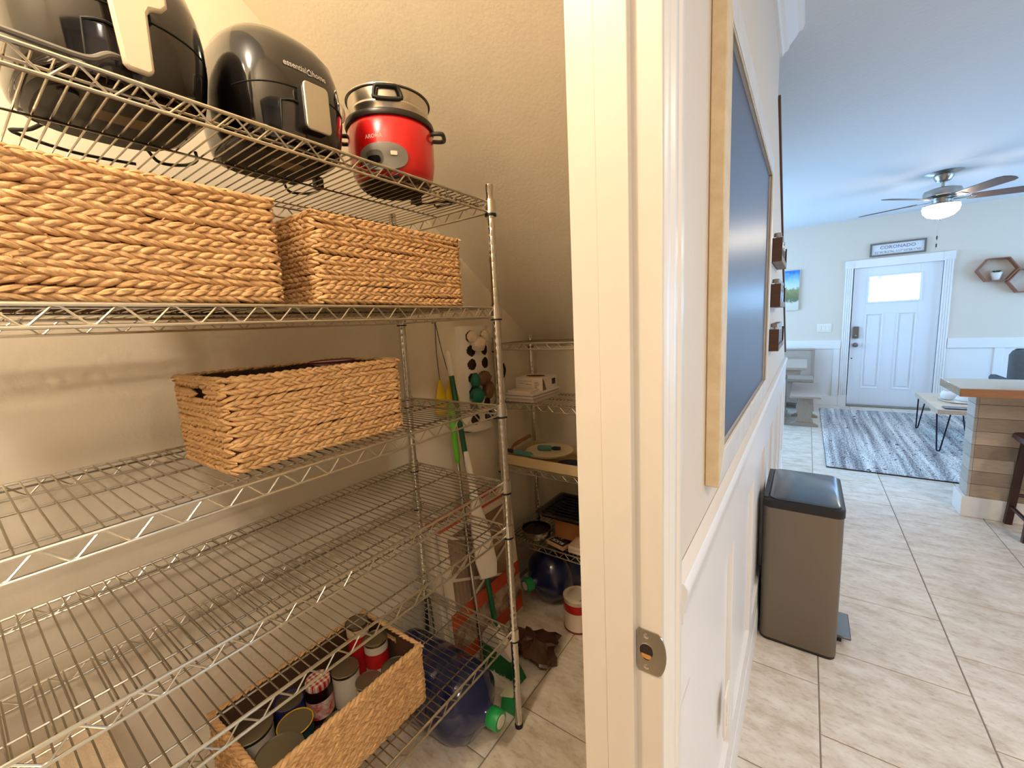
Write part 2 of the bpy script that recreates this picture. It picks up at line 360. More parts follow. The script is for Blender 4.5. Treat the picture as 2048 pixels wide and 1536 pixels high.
def etched():
    m = bpy.data.materials.new('textured_door_glass'); m.use_nodes = True; nt = m.node_tree; nt.nodes.remove(nt.nodes['Principled BSDF'])
    t = nt.nodes.new('ShaderNodeBsdfTransparent'); t.inputs[0].default_value = (.95, .98, 1, 1); d = nt.nodes.new('ShaderNodeBsdfTranslucent'); d.inputs[0].default_value = (.9, .95, 1, 1)
    n = nt.nodes.new('ShaderNodeTexNoise'); n.inputs['Scale'].default_value = 9; n.inputs['Detail'].default_value = 3
    g = nt.nodes.new('ShaderNodeNewGeometry'); nt.links.new(g.outputs['Position'], n.inputs[0])
    r = nt.nodes.new('ShaderNodeValToRGB'); r.color_ramp.elements[0].position = .36; r.color_ramp.elements[1].position = .42; r.color_ramp.elements[0].color = (.25, .55, .6, 1)
    nt.links.new(n.outputs[0], r.inputs[0]); nt.links.new(r.outputs[0], t.inputs[0])
    mx = nt.nodes.new('ShaderNodeMixShader'); mx.inputs[0].default_value = .3; nt.links.new(t.outputs[0], mx.inputs[1]); nt.links.new(d.outputs[0], mx.inputs[2]); nt.links.new(mx.outputs[0], nt.nodes['Material Output'].inputs[0]); return m
P('glass_pane', MB().box(.69, 1.207, dy+.008, dy+.014, 1.50, 1.842), etched(), door)
BRONZE = M('satin_nickel_dark', (130, 128, 122), .35, .9)
lk = P('keypad_lock', MB().rbox(-.036, .036, -.085, .085, 0, .028, .016).xf(Matrix.Translation((.575, dy, 1.075)) @ Matrix.Rotation(pi/2, 4, 'X')), BRONZE, door, .004)
P('thumb_turn', MB().ball((.575, dy-.035, 1.03), (.012, .014, .022)), BRONZE, lk)
kn = P('door_knob', MB().lathe([(.032, 0), (.032, .008), (.012, .012), (.012, .035), (.024, .04), (.03, .055), (.024, .07), (.004, .074)], (.578, dy, .895), 24, (0, -1, 0)), BRONZE, door)
P('peg_hole', MB().lathe([(.009, 0), (.009, .002)], (.545, dy-.001, .70), 14, (0, -1, 0)), BLACKP, door)
tr = S('trim_5', MB().box(.50, 1.42, YF-.02, YF+.001, 1.975, 2.085), TRIM2, .002)
for x0, x1, nm in ((.415, .505, 'l'), (1.41, 1.50, 'r')):
    cs = MB().box(x0, x1, YF-.012, YF+.001, .16, 1.985); wd = (x1-x0)
    for i in range(4):
        cx = x0+wd*(i+.5)/4; cs.lathe([(.009, 0), (.009, 1.82)], (cx, YF-.012, .165), 10)
    P('fluted_casing', cs, TRIM2, tr)
    P('plinth_block', MB().box(x0-.004, x1+.004, YF-.024, YF+.001, 0, .16), TRIM2, tr, .002)
    rb = P('rosette_block', MB().box(x0-.006, x1+.006, YF-.026, YF+.001, 1.985, 2.085), TRIM2, tr, .002)
    P('rosette', MB().lathe([(.034, 0), (.034, .004), (.026, .006), (.022, .003), (.012, .003), (.008, .008), (.001, .009)], ((x0+x1)/2, YF-.026, 2.035), 24, (0, -1, 0)), TRIM2, rb)
P('threshold', MB().box(.515, 1.405, YF-.03, dy+.04, .0005, .018), M('threshold_metal', (150, 140, 125), .4, .6), tr, .003)
P('door_jamb', MB().box(.503, .516, YF, dy+.04, 0, 1.985).box(1.404, 1.417, YF, dy+.04, 0, 1.985).box(.503, 1.417, YF, dy+.04, 1.976, 1.99), TRIM2, tr)
wf = S('trim_6', MB().box(-1.95, .411, YF-.003, YF+.001, 0, .9).box(1.505, 4.45, YF-.003, YF+.001, 0, .9), TRIM2)
P('chair_rail', MB().box(-1.95, .411, YF-.022, YF, .845, .972), TRIM2, wf, .003)
P('chair_rail', MB().box(1.505, 4.45, YF-.022, YF, .845, .972), TRIM2, wf, .003)
for xs in (1.93, 2.37, 2.81, 3.25, 3.69, .33, -.30, -.9): P('stile', MB().box(xs, xs+.075, YF-.018, YF, .13, .86), TRIM2, wf, .002)
S('baseboard_front', MB().box(-1.95, .411, YF-.022, YF, 0, .14).box(1.505, 4.45, YF-.022, YF, 0, .14), TRIM2, .003)

# ================================================================== WIRE RACKS
def rack(name, label, x0, x1, y0, y1, zs, ztop, along, cap=300):
    """posts at the four corners; 'along' = axis of the long side (0 x, 1 y)"""
    t = thing(name, label, 'shelving', ((x0+x1)/2, (y0+y1)/2, 0))
    posts = []
    pm = MB().lathe([(.0145, 0), (.0145, .012), (.0127, .013)]+[q for k in range(int((ztop-.03)/.0254)) for q in ((.0127, .02+k*.0254), (.0125, .021+k*.0254), (.0125, .0222+k*.0254), (.0127, .0232+k*.0254))]+[(.0127, ztop-.006), (.0135, ztop-.005), (.0135, ztop), (.001, ztop+.001)], (0, 0, 0), 16)
    pme = mesh('post', pm, POSTM); sl = mesh('sleeve', MB().lathe([(.0132, -.036), (.0178, -.036), (.0165, .004), (.0132, .004)], n=20), POSTM); rg = mesh('ring', MB().lathe([(.0129, -.0425), (.0178, -.0425), (.0178, -.0375), (.0129, -.0375)], n=20), BLACKP)
    ft = mesh('foot', MB().lathe([(.0145, 0.0002), (.0152, .002), (.0152, .012), (.0129, .016)], n=16), BLACKP)
    for x in (x0, x1):
        for y in (y0, y1):
            p = PS('post', pme, t, (x, y, 0))
            PS('foot', ft, p, (x, y, 0))
            for z in zs:
                PS('sleeve', sl, p, (x, y, z)); PS('ring', rg, p, (x, y, z))
    dep = (x1-x0) if along == 1 else (y1-y0)
    wl = MB().tube([(-dep/2+.004, 0, 0), (dep/2-.004, 0, 0)] if along == 1 else [(0, -dep/2+.004, 0), (0, dep/2-.004, 0)], .00165, 5)
    wme = mesh('wire', wl, WIREM); n_w = 0
    r1, r2 = .0034, .0030
    for z in zs:
        fm = MB(); g = .014
        for dz, rr in ((0, r1), (-.029, r2)):
            fm.tube([(x0, y0+g, z+dz-.003), (x0, y1-g, z+dz-.003)], rr, 8).tube([(x1, y0+g, z+dz-.003), (x1, y1-g, z+dz-.003)], rr, 8)
            fm.tube([(x0+g, y0, z+dz-.003), (x1-g, y0, z+dz-.003)], rr, 8).tube([(x0+g, y1, z+dz-.003), (x1-g, y1, z+dz-.003)], rr, 8)
        sh = P('shelf', fm, CHROME, t)
        def zig(a, b, fix, ax):
            n = max(2, round((b-a)/.0305)); pts = []
            for i in range(n+1):
                q = a+(b-a)*i/n; zz = z-.0055 if i % 2 else z-.0295; e = .004
                for dq in ((-e, e) if 0 < i < n else (0,)): pts.append(((fix, q+dq, zz) if ax == 1 else (q+dq, fix, zz)))
            return MB().tube(pts, .0017, 6)
        for xx in (x0, x1): P('truss_wire', zig(y0+g, y1-g, xx, 1), CHROME, sh)
        for yy in (y0, y1): P('truss_wire', zig(x0+g, x1-g, yy, 0), CHROME, sh)
        for fr_ in (.10, .5, .90):
            if along == 1: P('runner', MB().tube([(x0+(x1-x0)*fr_, y0, z-.0045), (x0+(x1-x0)*fr_, y1, z-.0045)], .0022, 6), WIREM, sh)
            else: P('runner', MB().tube([(x0, y0+(y1-y0)*fr_, z-.0045), (x1, y0+(y1-y0)*fr_, z-.0045)], .0022, 6), WIREM, sh)
        nn = int(((y1-y0) if along == 1 else (x1-x0))/.0206); rest = MB()
        for i in range(1, nn):
            c = ((x0+x1)/2, y1-i*.0206, z-.0012) if along == 1 else (x0+i*.0206, (y0+y1)/2, z-.0012)
            if i <= 49: PS('wire', wme, sh, c)
            else: rest.add([Vector(v)+Vector(c) for v in wl.v], wl.f)
        if rest.v: P('wires', rest, WIREM, sh, kind='stuff')
    return t
X0, X1, Y0, Y1 = -1.235, -.79, -.185, 1.035
ZS = (1.80, 1.490, 1.180, .924, .768, .386)
rack('wire_shelving', 'tall chrome wire shelving unit holding the baskets and air fryers', X0, X1, Y0, Y1, ZS, 1.846, 1)
ZR = (1.346, 1.055, .731, .338)
rack('wire_shelving', 'low chrome wire rack under the sloped ceiling at the pantry end', -1.255, -.345, 1.62, 1.945, ZR, 1.376, 0)

# ================================================================== BASKETS
def strand(mb, c, d, up, nrm, ln, wd, th):
    """a plump leaf-shaped strand centred at c along d"""
    rings = []
    for s_, k in ((-1, .25), (-.7, .78), (-.1, 1), (.5, .86), (1, .22)):
        o = c+d*(ln/2*s_)+nrm*(th*.35*(1-abs(s_)))
        rings.append([o+up*(wd/2*k*cos(a))+nrm*(th/2*k*sin(a)) for a in [2*pi*j/6 for j in range(6)]])
    mb.loft(rings)
def basket(label, xf, xb, y0, y1, z0, h, lean=.0, group=None, rows=9, handle=True):
    """front face at xf (towards the doorway), back at xb"""
    cx, cy = (xf+xb)/2, (y0+y1)/2
    t = thing('wicker_basket', label, 'basket', (cx, cy, z0), group)
    rh = h/rows; hx, hy = abs(xf-xb)/2, (y1-y0)/2
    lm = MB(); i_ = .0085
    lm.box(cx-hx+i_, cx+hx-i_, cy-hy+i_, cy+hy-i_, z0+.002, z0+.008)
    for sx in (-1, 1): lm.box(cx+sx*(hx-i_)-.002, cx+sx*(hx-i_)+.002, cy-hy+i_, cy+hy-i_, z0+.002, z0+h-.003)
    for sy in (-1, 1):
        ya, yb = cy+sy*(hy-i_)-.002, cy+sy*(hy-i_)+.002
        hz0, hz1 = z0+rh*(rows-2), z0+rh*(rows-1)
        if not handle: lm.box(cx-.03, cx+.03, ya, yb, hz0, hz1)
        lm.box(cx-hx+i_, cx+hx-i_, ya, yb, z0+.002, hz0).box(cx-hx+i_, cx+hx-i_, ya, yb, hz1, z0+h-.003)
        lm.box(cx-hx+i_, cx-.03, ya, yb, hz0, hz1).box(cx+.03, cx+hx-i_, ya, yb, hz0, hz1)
    P('gap_backing', lm, WICKER_IN, t, smooth=0)  # added dark sheet behind the weave, shade of the gaps in its colour
    rc = .012
    # perimeter path pieces: (start, dir, length, normal)
    sides = [(Vector((cx+hx, cy-hy, 0)), Vector((0, 1, 0)), 2*hy, Vector((1, 0, 0))), (Vector((cx+hx, cy+hy, 0)), Vector((-1, 0, 0)), 2*hx, Vector((0, 1, 0))),
             (Vector((cx-hx, cy+hy, 0)), Vector((0, -1, 0)), 2*hy, Vector((-1, 0, 0))), (Vector((cx-hx, cy-hy, 0)), Vector((1, 0, 0)), 2*hx, Vector((0, -1, 0)))]
    Zv = Vector((0, 0, 1))
    for r in range(rows):
        chunks = [MB()]; zc = z0+rh*(r+.5)+.001; flip = 1 if random.random() < .75 else -1
        for si, (p0, d, ln, nr) in enumerate(sides):
            n = max(3, round(ln/.0185)); step = ln/n; ph = random.uniform(0, .5); wob = random.uniform(0, 6)
            for i in range(n):
                u_ = (i+.5)*step
                if handle and si in (1, 3) and r == rows-2 and abs(u_-ln/2) < .03:
                    if chunks[-1].v: chunks.append(MB())
                    continue
                dzw = .0018*sin(u_*14+wob)
                for s_ in (-1, 1):
                    du = (0 if s_ > 0 else .5)*step+random.uniform(-.0025, .0025); ang = R(random.uniform(13, 21))*s_*flip
                    dd = d*cos(ang)+Zv*sin(ang); up = -d*sin(ang)+Zv*cos(ang)
                    uu = min(max(u_+du, .0165), ln-.0165)
                    c = p0+d*uu-nr*(.0062+random.uniform(-.0006, .0012))+Zv*(zc+s_*rh*.235+dzw)
                    strand(chunks[-1], c, dd, up, nr, .0365*random.uniform(.9, 1.12), rh*.50*random.uniform(.86, 1.14), .0118*random.uniform(.9, 1.15))
        if len(chunks) > 1: la = chunks.pop(); chunks[0].add(la.v, la.f)
        for mb in chunks: P('plait', mb, WICKER, t, smooth=60)
    # twisted rim
    rim = MB(); z = z0+h; 
    for si, (p0, d, ln, nr) in enumerate(sides):
        n = round(ln/.016); step = ln/n
        for i in range(n):
            ang = R(-24+random.uniform(-5, 5)); dd = d*cos(ang)+nr*sin(ang)*.9; up = Zv
            c = p0+d*((i+.5)*step)-nr*.0075+Zv*(z-.0015+random.uniform(-.001, .001))
            strand(rim, c, dd.normalized(), nr, Zv, .031, .0105, .009)
    P('rim', rim, WICKER, t, smooth=60)
    # loose frayed ends
    fz = MB()
    for k in range(14):
        u_ = random.uniform(.05, 2*hy-.05); zz = z0+random.uniform(.02, h-.02); p = Vector((cx+hx+.001, cy-hy+u_, zz)); q = p+Vector((random.uniform(.003, .008), random.uniform(-.006, .006), random.uniform(-.004, .006)))
        fz.tube([p, (p+q)/2+Vector((.002, 0, .001)), q], [.0011, .0009, .0004], 4)
    P('frayed_end', fz, M('straw_tip_%d' % random.randint(0, 999), (228, 190, 130), .7), t)
    return t
basket('wide wicker basket at the left of the second shelf', -.802, -1.06, -.035, .404, ZS[1]+.001, .186, group='wicker baskets')
basket('wicker basket on the second shelf beside the chrome post', -.802, -1.05, .470, .903, ZS[1]+.001, .182, group='wicker baskets', handle=False)
basket('wicker basket on the third shelf with a stack of plates inside', -.846, -1.092, .291, .690, ZS[2]+.001, .178, group='wicker baskets')
basket('wicker basket full of tin cans on the bottom shelf', -.843, -1.115, .255, .682, ZS[5]+.001, .172, group='wicker baskets')

# plates in the third-shelf basket
PLW = M('plate_white', (226, 218, 208), .35); PLR = M('plate_plum_edge', (112, 30, 48), .4)
for i in range(4):
    zb = ZS[2]+.132+i*.0135
    t = thing('plate', ('topmost' if i == 3 else 'third from the bottom' if i == 2 else 'second from the bottom' if i == 1 else 'lowest')+' of the plum-rimmed white plates in the third-shelf basket', 'plate', (-1.0, .60, zb), 'plum rimmed plates')
    P('dish', MB().lathe([(.03, 0), (.036, .002), (.055, .007), (.056, .009), (.05, .0085), (.034, .004), (.001, .0035)], (-1.0, .60, zb), 40), PLW, t)
    P('rim_band', MB().lathe([(.0542, .0065), (.0565, .0075), (.0575, .0105), (.0562, .0118), (.054, .0105)], (-1.0, .60, zb), 40, cap=False), PLR, t)
bw = thing('bowl', 'white bowl under the stack of plates in the third-shelf basket', 'bowl', (-1.0, .60, ZS[2]+.0095))
P('bowl_body', MB().lathe([(.03, 0), (.034, .003), (.05, .05), (.052, .122), (.05, .122), (.046, .05), (.001, .006)], (-1.0, .60, ZS[2]+.0095), 32), PLW, bw)

# ================================================================== TINS IN THE BOTTOM BASKET
TIN = M('tin_lid', (150, 142, 122), .35, .9); zb = ZS[5]+.0095
def can(label, x, y, r, h, lab, lid=TIN, name='tin_can', band=None, z=zb, cat='can', txt=None):
    t = thing(name, label, cat, (x, y, z), 'tins in the bottom basket')
    P('can_wall', MB().lathe([(r-.002, 0), (r, .001), (r, .004), (r-.0015, .006), (r-.0015, h-.006), (r, h-.004), (r, h)], (x, y, z), 32), TIN, t)
    P('wrapper', MB().lathe([(r-.001, .008), (r-.0008, .009), (r-.0008, h-.009), (r-.001, h-.008)], (x, y, z), 32, cap=False), lab, t)
    if band: P('colour_band', MB().lathe([(r-.0004, h*band[1]), (r-.0004, h*band[2])], (x, y, z), 32, cap=False), band[0], t)
    P('lid', MB().lathe([(r, h-.001), (r+.0008, h+.001), (r-.001, h+.002), (r-.003, h-.002), (r*.8, h-.002), (r*.78, h-.0008), (r*.74, h-.002), (r*.6, h-.002), (r*.58, h-.001), (r*.55, h-.002), (.001, h-.002)], (x, y, z), 32), lid, t)
    return t
C_W = M('wrapper_white', (205, 195, 180), .5); C_R = M('wrapper_red', (176, 26, 30), .45); C_B = M('wrapper_blue', (26, 40, 130), .4); C_Y = M('lid_yellow', (214, 170, 20), .45); C_D = M('wrapper_dark', (30, 30, 38), .45); C_G = M('wrapper_teal', (24, 62, 70), .5); C_C = M('wrapper_cream', (214, 196, 150), .5)
can('large tin can with a white wrapper at the back left of the can basket', -1.055, .318, .048, .108, C_W)
can('blue tin can behind the red gingham lidded jar in the basket', -1.062, .412, .034, .098, C_B, C_B)
can('tin can with a pale wrapper in the middle of the can basket', -1.02, .548, .037, .108, C_W)
can('short tin can at the front middle of the can basket', -.950, .572, .034, .085, C_C)
can('tin can with a yellow band at the front right corner of the can basket', -.908, .632, .038, .100, C_C, band=(C_Y, .5, .8))
can('dark tin can against the front rim of the can basket', -.898, .448, .036, .095, C_D)
can('biggest tin can at the front left of the can basket', -.905, .318, .049, .135, C_W)
can('can with a bright yellow plastic lid behind the biggest tin', -.975, .385, .040, .108, C_G, C_Y)
can('tall red tin with a cream top at the back right of the can basket', -1.060, .622, .032, .185, C_R, M('lid_dark_tin', (84, 80, 74), .4, .8), band=(C_C, .82, .95))
can('tin can with a white wrapper and red label next to the tall red tin', -.995, .635, .034, .150, C_W, band=(C_R, .5, .8))
# preserve jar with gingham lid
def gingham():
    m = bpy.data.materials.new('red_gingham'); m.use_nodes = True; nt = m.node_tree; b = nt.nodes['Principled BSDF']; b.inputs['Roughness'].default_value = .4
    g = nt.nodes.new('ShaderNodeNewGeometry'); sep = nt.nodes.new('ShaderNodeSeparateXYZ'); nt.links.new(g.outputs['Position'], sep.inputs[0]); outs = []
    for ax in (0, 1):
        a = nt.nodes.new('ShaderNodeMath'); a.operation = 'MULTIPLY'; a.inputs[1].default_value = 80; nt.links.new(sep.outputs[ax], a.inputs[0])
        f = nt.nodes.new('ShaderNodeMath'); f.operation = 'FRACT'; nt.links.new(a.outputs[0], f.inputs[0])
        h = nt.nodes.new('ShaderNodeMath'); h.operation = 'GREATER_THAN'; h.inputs[1].default_value = .5; nt.links.new(f.outputs[0], h.inputs[0]); outs.append(h)
    s_ = nt.nodes.new('ShaderNodeMath'); s_.operation = 'ADD'; nt.links.new(outs[0].outputs[0], s_.inputs[0]); nt.links.new(outs[1].outputs[0], s_.inputs[1])
    d = nt.nodes.new('ShaderNodeMath'); d.operation = 'MULTIPLY'; d.inputs[1].default_value = .5; nt.links.new(s_.outputs[0], d.inputs[0])
    r = nt.nodes.new('ShaderNodeValToRGB'); r.color_ramp.elements[0].color = (*lin((225, 215, 205)), 1); r.color_ramp.elements[1].color = (*lin((170, 25, 25)), 1)
    nt.links.new(d.outputs[0], r.inputs[0]); nt.links.new(r.outputs[0], b.inputs['Base Color']); return m
jx, jy = -1.045, .482
t = thing('preserve_jar', 'dark preserve jar with a red gingham lid in the can basket', 'jar', (jx, jy, zb), 'tins in the bottom basket')
P('jar_glass', MB().lathe([(.028, 0), (.033, .004), (.034, .08), (.03, .092), (.027, .096), (.027, .108)], (jx, jy, zb), 28), M('dark_jam_glass', (28, 10, 14), .1, coat=.5), t)
P('lid', MB().lathe([(.031, .098), (.0315, .1), (.0315, .113), (.03, .115), (.001, .1155)], (jx, jy, zb), 32), gingham(), t)
P('paper_label', MB().lathe([(.0346, .02), (.0346, .07)], (jx, jy, zb), 28, cap=False), M('jar_label_red', (190, 50, 45), .5, var=(60, (225, 205, 190), .3)), t)

# folded cloth stack at the far left of the bottom shelf
CLOTH = M('beige_cloth', (238, 222, 198), .9, bump=(300, .5), var=(16, (212, 186, 152), .8, (.3, 3, 1)))
for i in range(5):
    zz = ZS[5]+.002+i*.054; g_ = [0, .008, .003, .012, .005][i]
    mb = MB()
    sec = []
    for k in range(13):
        a = -pi/2+pi*k/12; sec.append((.022*cos(a), .0265+.0255*sin(a)))
    rings = []
    for yy in [-.17+.272*j/8 for j in range(9)]:
        w_ = .002*sin(yy*40+i); rings.append([(-.885-g_+s_[0]+w_-.022, yy, zz+s_[1]) for s_ in sec]+[(-1.205, yy, zz+.052), (-1.205, yy, zz+.001)])
    mb.loft(rings)
    T1('folded_cloth', mb, CLOTH, ('topmost' if i == 4 else 'fourth' if i == 3 else 'third' if i == 2 else 'second' if i == 1 else 'lowest')+' folded beige cloth'+(' of the pile' if i in (0, 4) else ' from the bottom of the pile')+' on the bottom shelf, far left', 'cloth', (-1.05, -.03, zz), 'folded beige cloths', smooth=60)

# ================================================================== TOP SHELF APPLIANCES
ZT = ZS[0]+.0006
WINM = M('smoky_window', (46, 42, 44), .08, coat=.8)
def air_fryer(label, cx, cy, kind):
    t = thing('air_fryer', label, 'air fryer', (cx, cy, ZT), 'black air fryers')
    A, B = (.148, .128) if kind == 'a' else (.140, .120)
    prof = [(0.012, .86), (.02, .91), (.05, .96), (.09, 1.0), (.13, 1.0), (.165, .975), (.195, .92), (.215, .84), (.23, .72), (.238, .55), (.241, .3), (.242, .02)]
    rings = [sell(cx-(.006*max(0, z-.12)/.12), cy, A*k, B*k, ZT+z, 2.9 if z < .2 else 2.5, 56) for z, k in prof]
    P('body', MB().loft(rings), BLACKG, t, smooth=60)
    P('base', MB().loft([sell(cx, cy, A*.74, B*.74, ZT+.004, 3, 40), sell(cx, cy, A*.80, B*.80, ZT+.012, 3, 40)]), BLACKP, t)
    P('rating_label', MB().box(cx+.0, cx+.04, cy-.03, cy+.04, ZT+.0034, ZT+.0042), LABELB, t)
    for sx in (-1, 1):
        for sy in (-1, 1): P('rubber_foot', MB().lathe([(.011, 0), (.012, .001), (.012, .006)], (cx+sx*.07, cy+sy*.065, ZT), 14), BLACKP, t)
    def surf(y, z, e=2.9, out=0.):
        """front surface x at given y offset and height"""
        for i in range(len(prof)-1):
            if prof[i][0] <= z <= prof[i+1][0]:
                k = prof[i][1]+(prof[i+1][1]-prof[i][1])*(z-prof[i][0])/(prof[i+1][0]-prof[i][0])
        q = max(0, 1-abs(y/(B*k))**e)
        return cx+A*k*q**(1/e)+out
    # drawer seam running round the front
    pts = [(surf(y, .098+.012*(1-(y/.12)**2), out=.0003), cy+y, ZT+.098+.012*(1-(y/.12)**2)) for y in [-.112+.224*i/30 for i in range(31)]]
    P('drawer_seam', MB().tube(pts, .0012, 6), M('seam_black_'+kind, (4, 4, 4), .7), t)
    # viewing window: recessed frame on the drawer front, left of the handle
    y0, y1, zl, zh = -.052, -.004, .022, .078
    wm = MB(); g = []
    for i in range(7):
        for j in range(5):
            y = y0+(y1-y0)*i/6; z = zl+(zh-zl)*j/4; g.append((surf(y, z, out=.0012), cy+y, ZT+z))
    wm.add(g, [(i*5+j, (i+1)*5+j, (i+1)*5+j+1, i*5+j+1) for i in range(6) for j in range(4)])
    P('window', wm, WINM, t)
    fr = [(surf(y, z, out=.0018), cy+y, ZT+z) for y, z in [(y0, zl)]+[(y0, zl+(zh-zl)*i/4) for i in range(1, 5)]+[(y0+(y1-y0)*i/4, zh+.006*sin(pi*i/4)) for i in range(1, 5)]+[(y1, zh-(zh-zl)*i/4) for i in range(1, 5)]]
    P('window_frame', MB().tube(fr, .002, 6, closed=True), BLACKP, t)
    # handle
    fx = cx+A
    hy = cy-.006 if kind == 'a' else cy+.006
    if kind == 'a':      # tall pale handle with a wider head
        out = [(-.017, .022), (-.012, .016), (.012, .016), (.018, .022), (.020, .10), (.024, .108), (.038, .112), (.046, .122), (.046, .205), (.04, .215), (-.026, .215), (-.030, .205)]
        P('handle_grip', MB().box(fx-.012, fx+.022, hy-.012, hy+.012, ZT+.03, ZT+.10), BLACKP, t, .004)
        P('handle_plate', MB().prism([(hy+a, ZT+b) for a, b in out], 0, fx+.022, fx+.033), M('cream_handle', (225, 214, 190), .35), t, .004)
    else:
        P('handle_grip', MB().loft([rrect(-.026, .026, -.042, .042, .01, zz) for zz in (0, .026)]).xf(Matrix.Translation((fx-.008, hy, ZT+.074)) @ Matrix.Rotation(pi/2, 4, 'Y') @ Matrix.Rotation(pi/2, 4, 'Z')), BLACKP, t, .003)
        P('handle_plate', MB().loft([rrect(-.026, .026, -.044, .044, .009, zz) for zz in (0, .006)]).xf(Matrix.Translation((fx+.0182, hy, ZT+.074)) @ Matrix.Rotation(pi/2, 4, 'Y') @ Matrix.Rotation(pi/2, 4, 'Z')), SILVER, t, .002)
        P('release_button', MB().ball((surf(.098, .115), cy+.098, ZT+.115), (.008, .009, .02)), SILVER, t)
        P('top_vent', MB().loft([sell(cx-.04, cy+.03, .05, .05, ZT+.236, 2.2, 24), sell(cx-.04, cy+.03, .045, .045, ZT+.248, 2.2, 24)]), BLACKP, t)
        tx = text_mesh('essential   home', .0155, PRINT, Matrix.Identity(4), .0003, .0003)
        xs_ = sorted(v[0] for v in tx.v); gx = max(zip(xs_, xs_[1:]), key=lambda p: p[1]-p[0]); hx_ = (gx[0]+gx[1])/2
        tx.tube([(hx_+a, b-.001, 0) for a, b in ((-.0042, -.0045), (.0042, -.0045), (.0042, .002), (0, .0062), (-.0042, .002))], .0009, 5, closed=True)
        tx.v = [(surf(.004+x*.86, .1505+y, out=.0006), cy+.004+x*.86, ZT+.1505+y) for x, y, z in tx.v]
        P('lettering', tx, PRINT, t, smooth=0)
    # power cord looping behind
    s_ = 1 if kind == 'b' else -1
    pts = [(cx-.10, cy+.05, ZT+.03), (cx-.13, cy+.075, ZT+.02), (cx-.15, cy+.10, ZT+.006), (cx-.13, cy+.135, ZT+.005), (cx-.09, cy+.145, ZT+.006), (cx-.06, cy+.135, ZT+.012)]
    P('power_cord', MB().tube(smooth_pts(pts, 5), .0032, 8), BLACKP, t)
    if kind == 'b': P('power_plug', MB().rbox(cx-.075, cx-.05, cy+.118, cy+.138, ZT+.0005, ZT+.026, .005), BLACKP, t)
    else: P('power_cord', MB().tube(smooth_pts([(cx-.10, cy-.05, ZT+.03), (cx-.14, cy-.08, ZT+.01), (cx-.16, cy-.1, ZT+.005), (cx-.2, cy-.02, ZT+.005), (cx-.19, cy+.07, ZT+.005)], 5), .0032, 8), BLACKP, t)
    return t
def smooth_pts(pts, n=5, closed=False):
    p = [Vector(q) for q in pts]; out = []; k = len(p)
    for i in range(k if closed else k-1):
        a, b, c, d = (p[(i-1) % k], p[i], p[(i+1) % k], p[(i+2) % k]) if closed else (p[max(i-1, 0)], p[i], p[i+1], p[min(i+2, k-1)])
        for j in range(n):
            t = j/n; out.append(.5*((2*b)+(-a+c)*t+(2*a-5*b+4*c-d)*t*t+(-a+3*b-3*c+d)*t**3))
    if not closed: out.append(p[-1])
    return out
air_fryer('black air fryer with a tall cream handle at the left of the top shelf', -.975, .240, 'a')
air_fryer('black air fryer with silver handle and white lettering on the top shelf', -.972, .510, 'b')
# loose silver-grey cable lying over the shelf front beside the left fryer
T1('grey_cable', MB().tube(smooth_pts([(-.800, .04, ZT+.022), (-.794, .09, ZT+.010), (-.792, .13, ZT+.0075), (-.796, .165, ZT+.009), (-.800, .185, ZT+.014), (-.806, .205, ZT+.030), (-.815, .222, ZT+.034)], 5), .0042, 8), M('grey_cable', (120, 116, 108), .4), 'flat grey cable lying over the front rail of the top shelf', 'cable', (-.80, .13, ZT))

# rice cooker ---------------------------------------------------------
rx, ry = -.922, .792
t = thing('rice_cooker', 'shiny red rice cooker with a steel steamer tray on the top shelf', 'rice cooker', (rx, ry, ZT))
P('body', MB().lathe([(.075, .008), (.084, .008), (.094, .016), (.103, .034), (.1085, .065), (.110, .10), (.1095, .135), (.106, .147)], (rx, ry, ZT), 56), RED, t, smooth=60)
P('base', MB().lathe([(.001, .002), (.078, .002), (.085, .008), (.09, .0125), (.08, .013)], (rx, ry, ZT), 48), M('base_dark_brown', (46, 38, 30), .6), t)
P('rim_band', MB().lathe([(.1055, .146), (.1125, .147), (.1145, .153), (.113, .160), (.104, .162)], (rx, ry, ZT), 56), M('rim_black', (40, 34, 34), .3), t)
st = P('steamer_tray', MB().lathe([(.086, .158), (.096, .162), (.0985, .178), (.1005, .181), (.1005, .186), (.0985, .189), (.1035, .214), (.1065, .2155), (.1065, .218), (.102, .2175), (.096, .19), (.094, .165), (.001, .162)], (rx, ry, ZT), 56), STEEL, t, smooth=40)
P('rim_wire', MB().lathe([(.1058, .2125), (.1074, .2135), (.1074, .2155), (.1058, .2165)], (rx, ry, ZT), 56, cap=False), M('rim_dark', (70, 60, 54), .4), st)
cdir = Vector((-rx, -ry, 0)).normalized(); ca = math.atan2(cdir.y, cdir.x)
def cyl(ang, r, z): return Vector((rx+r*cos(ca+ang), ry+r*sin(ca+ang), ZT+z))
def loop_handle(ang, r, z, hw, dep, th, name, par, m, tilt=0.):
    pts = [(-hw, 0), (-hw*.95, dep*.7), (-hw*.6, dep), (hw*.6, dep), (hw*.95, dep*.7), (hw, 0)]
    P(name, MB().tube(smooth_pts([cyl(ang+a/r, r+d, z+tilt*d) for a, d in pts], 4), th, 8), m, par, smooth=60)
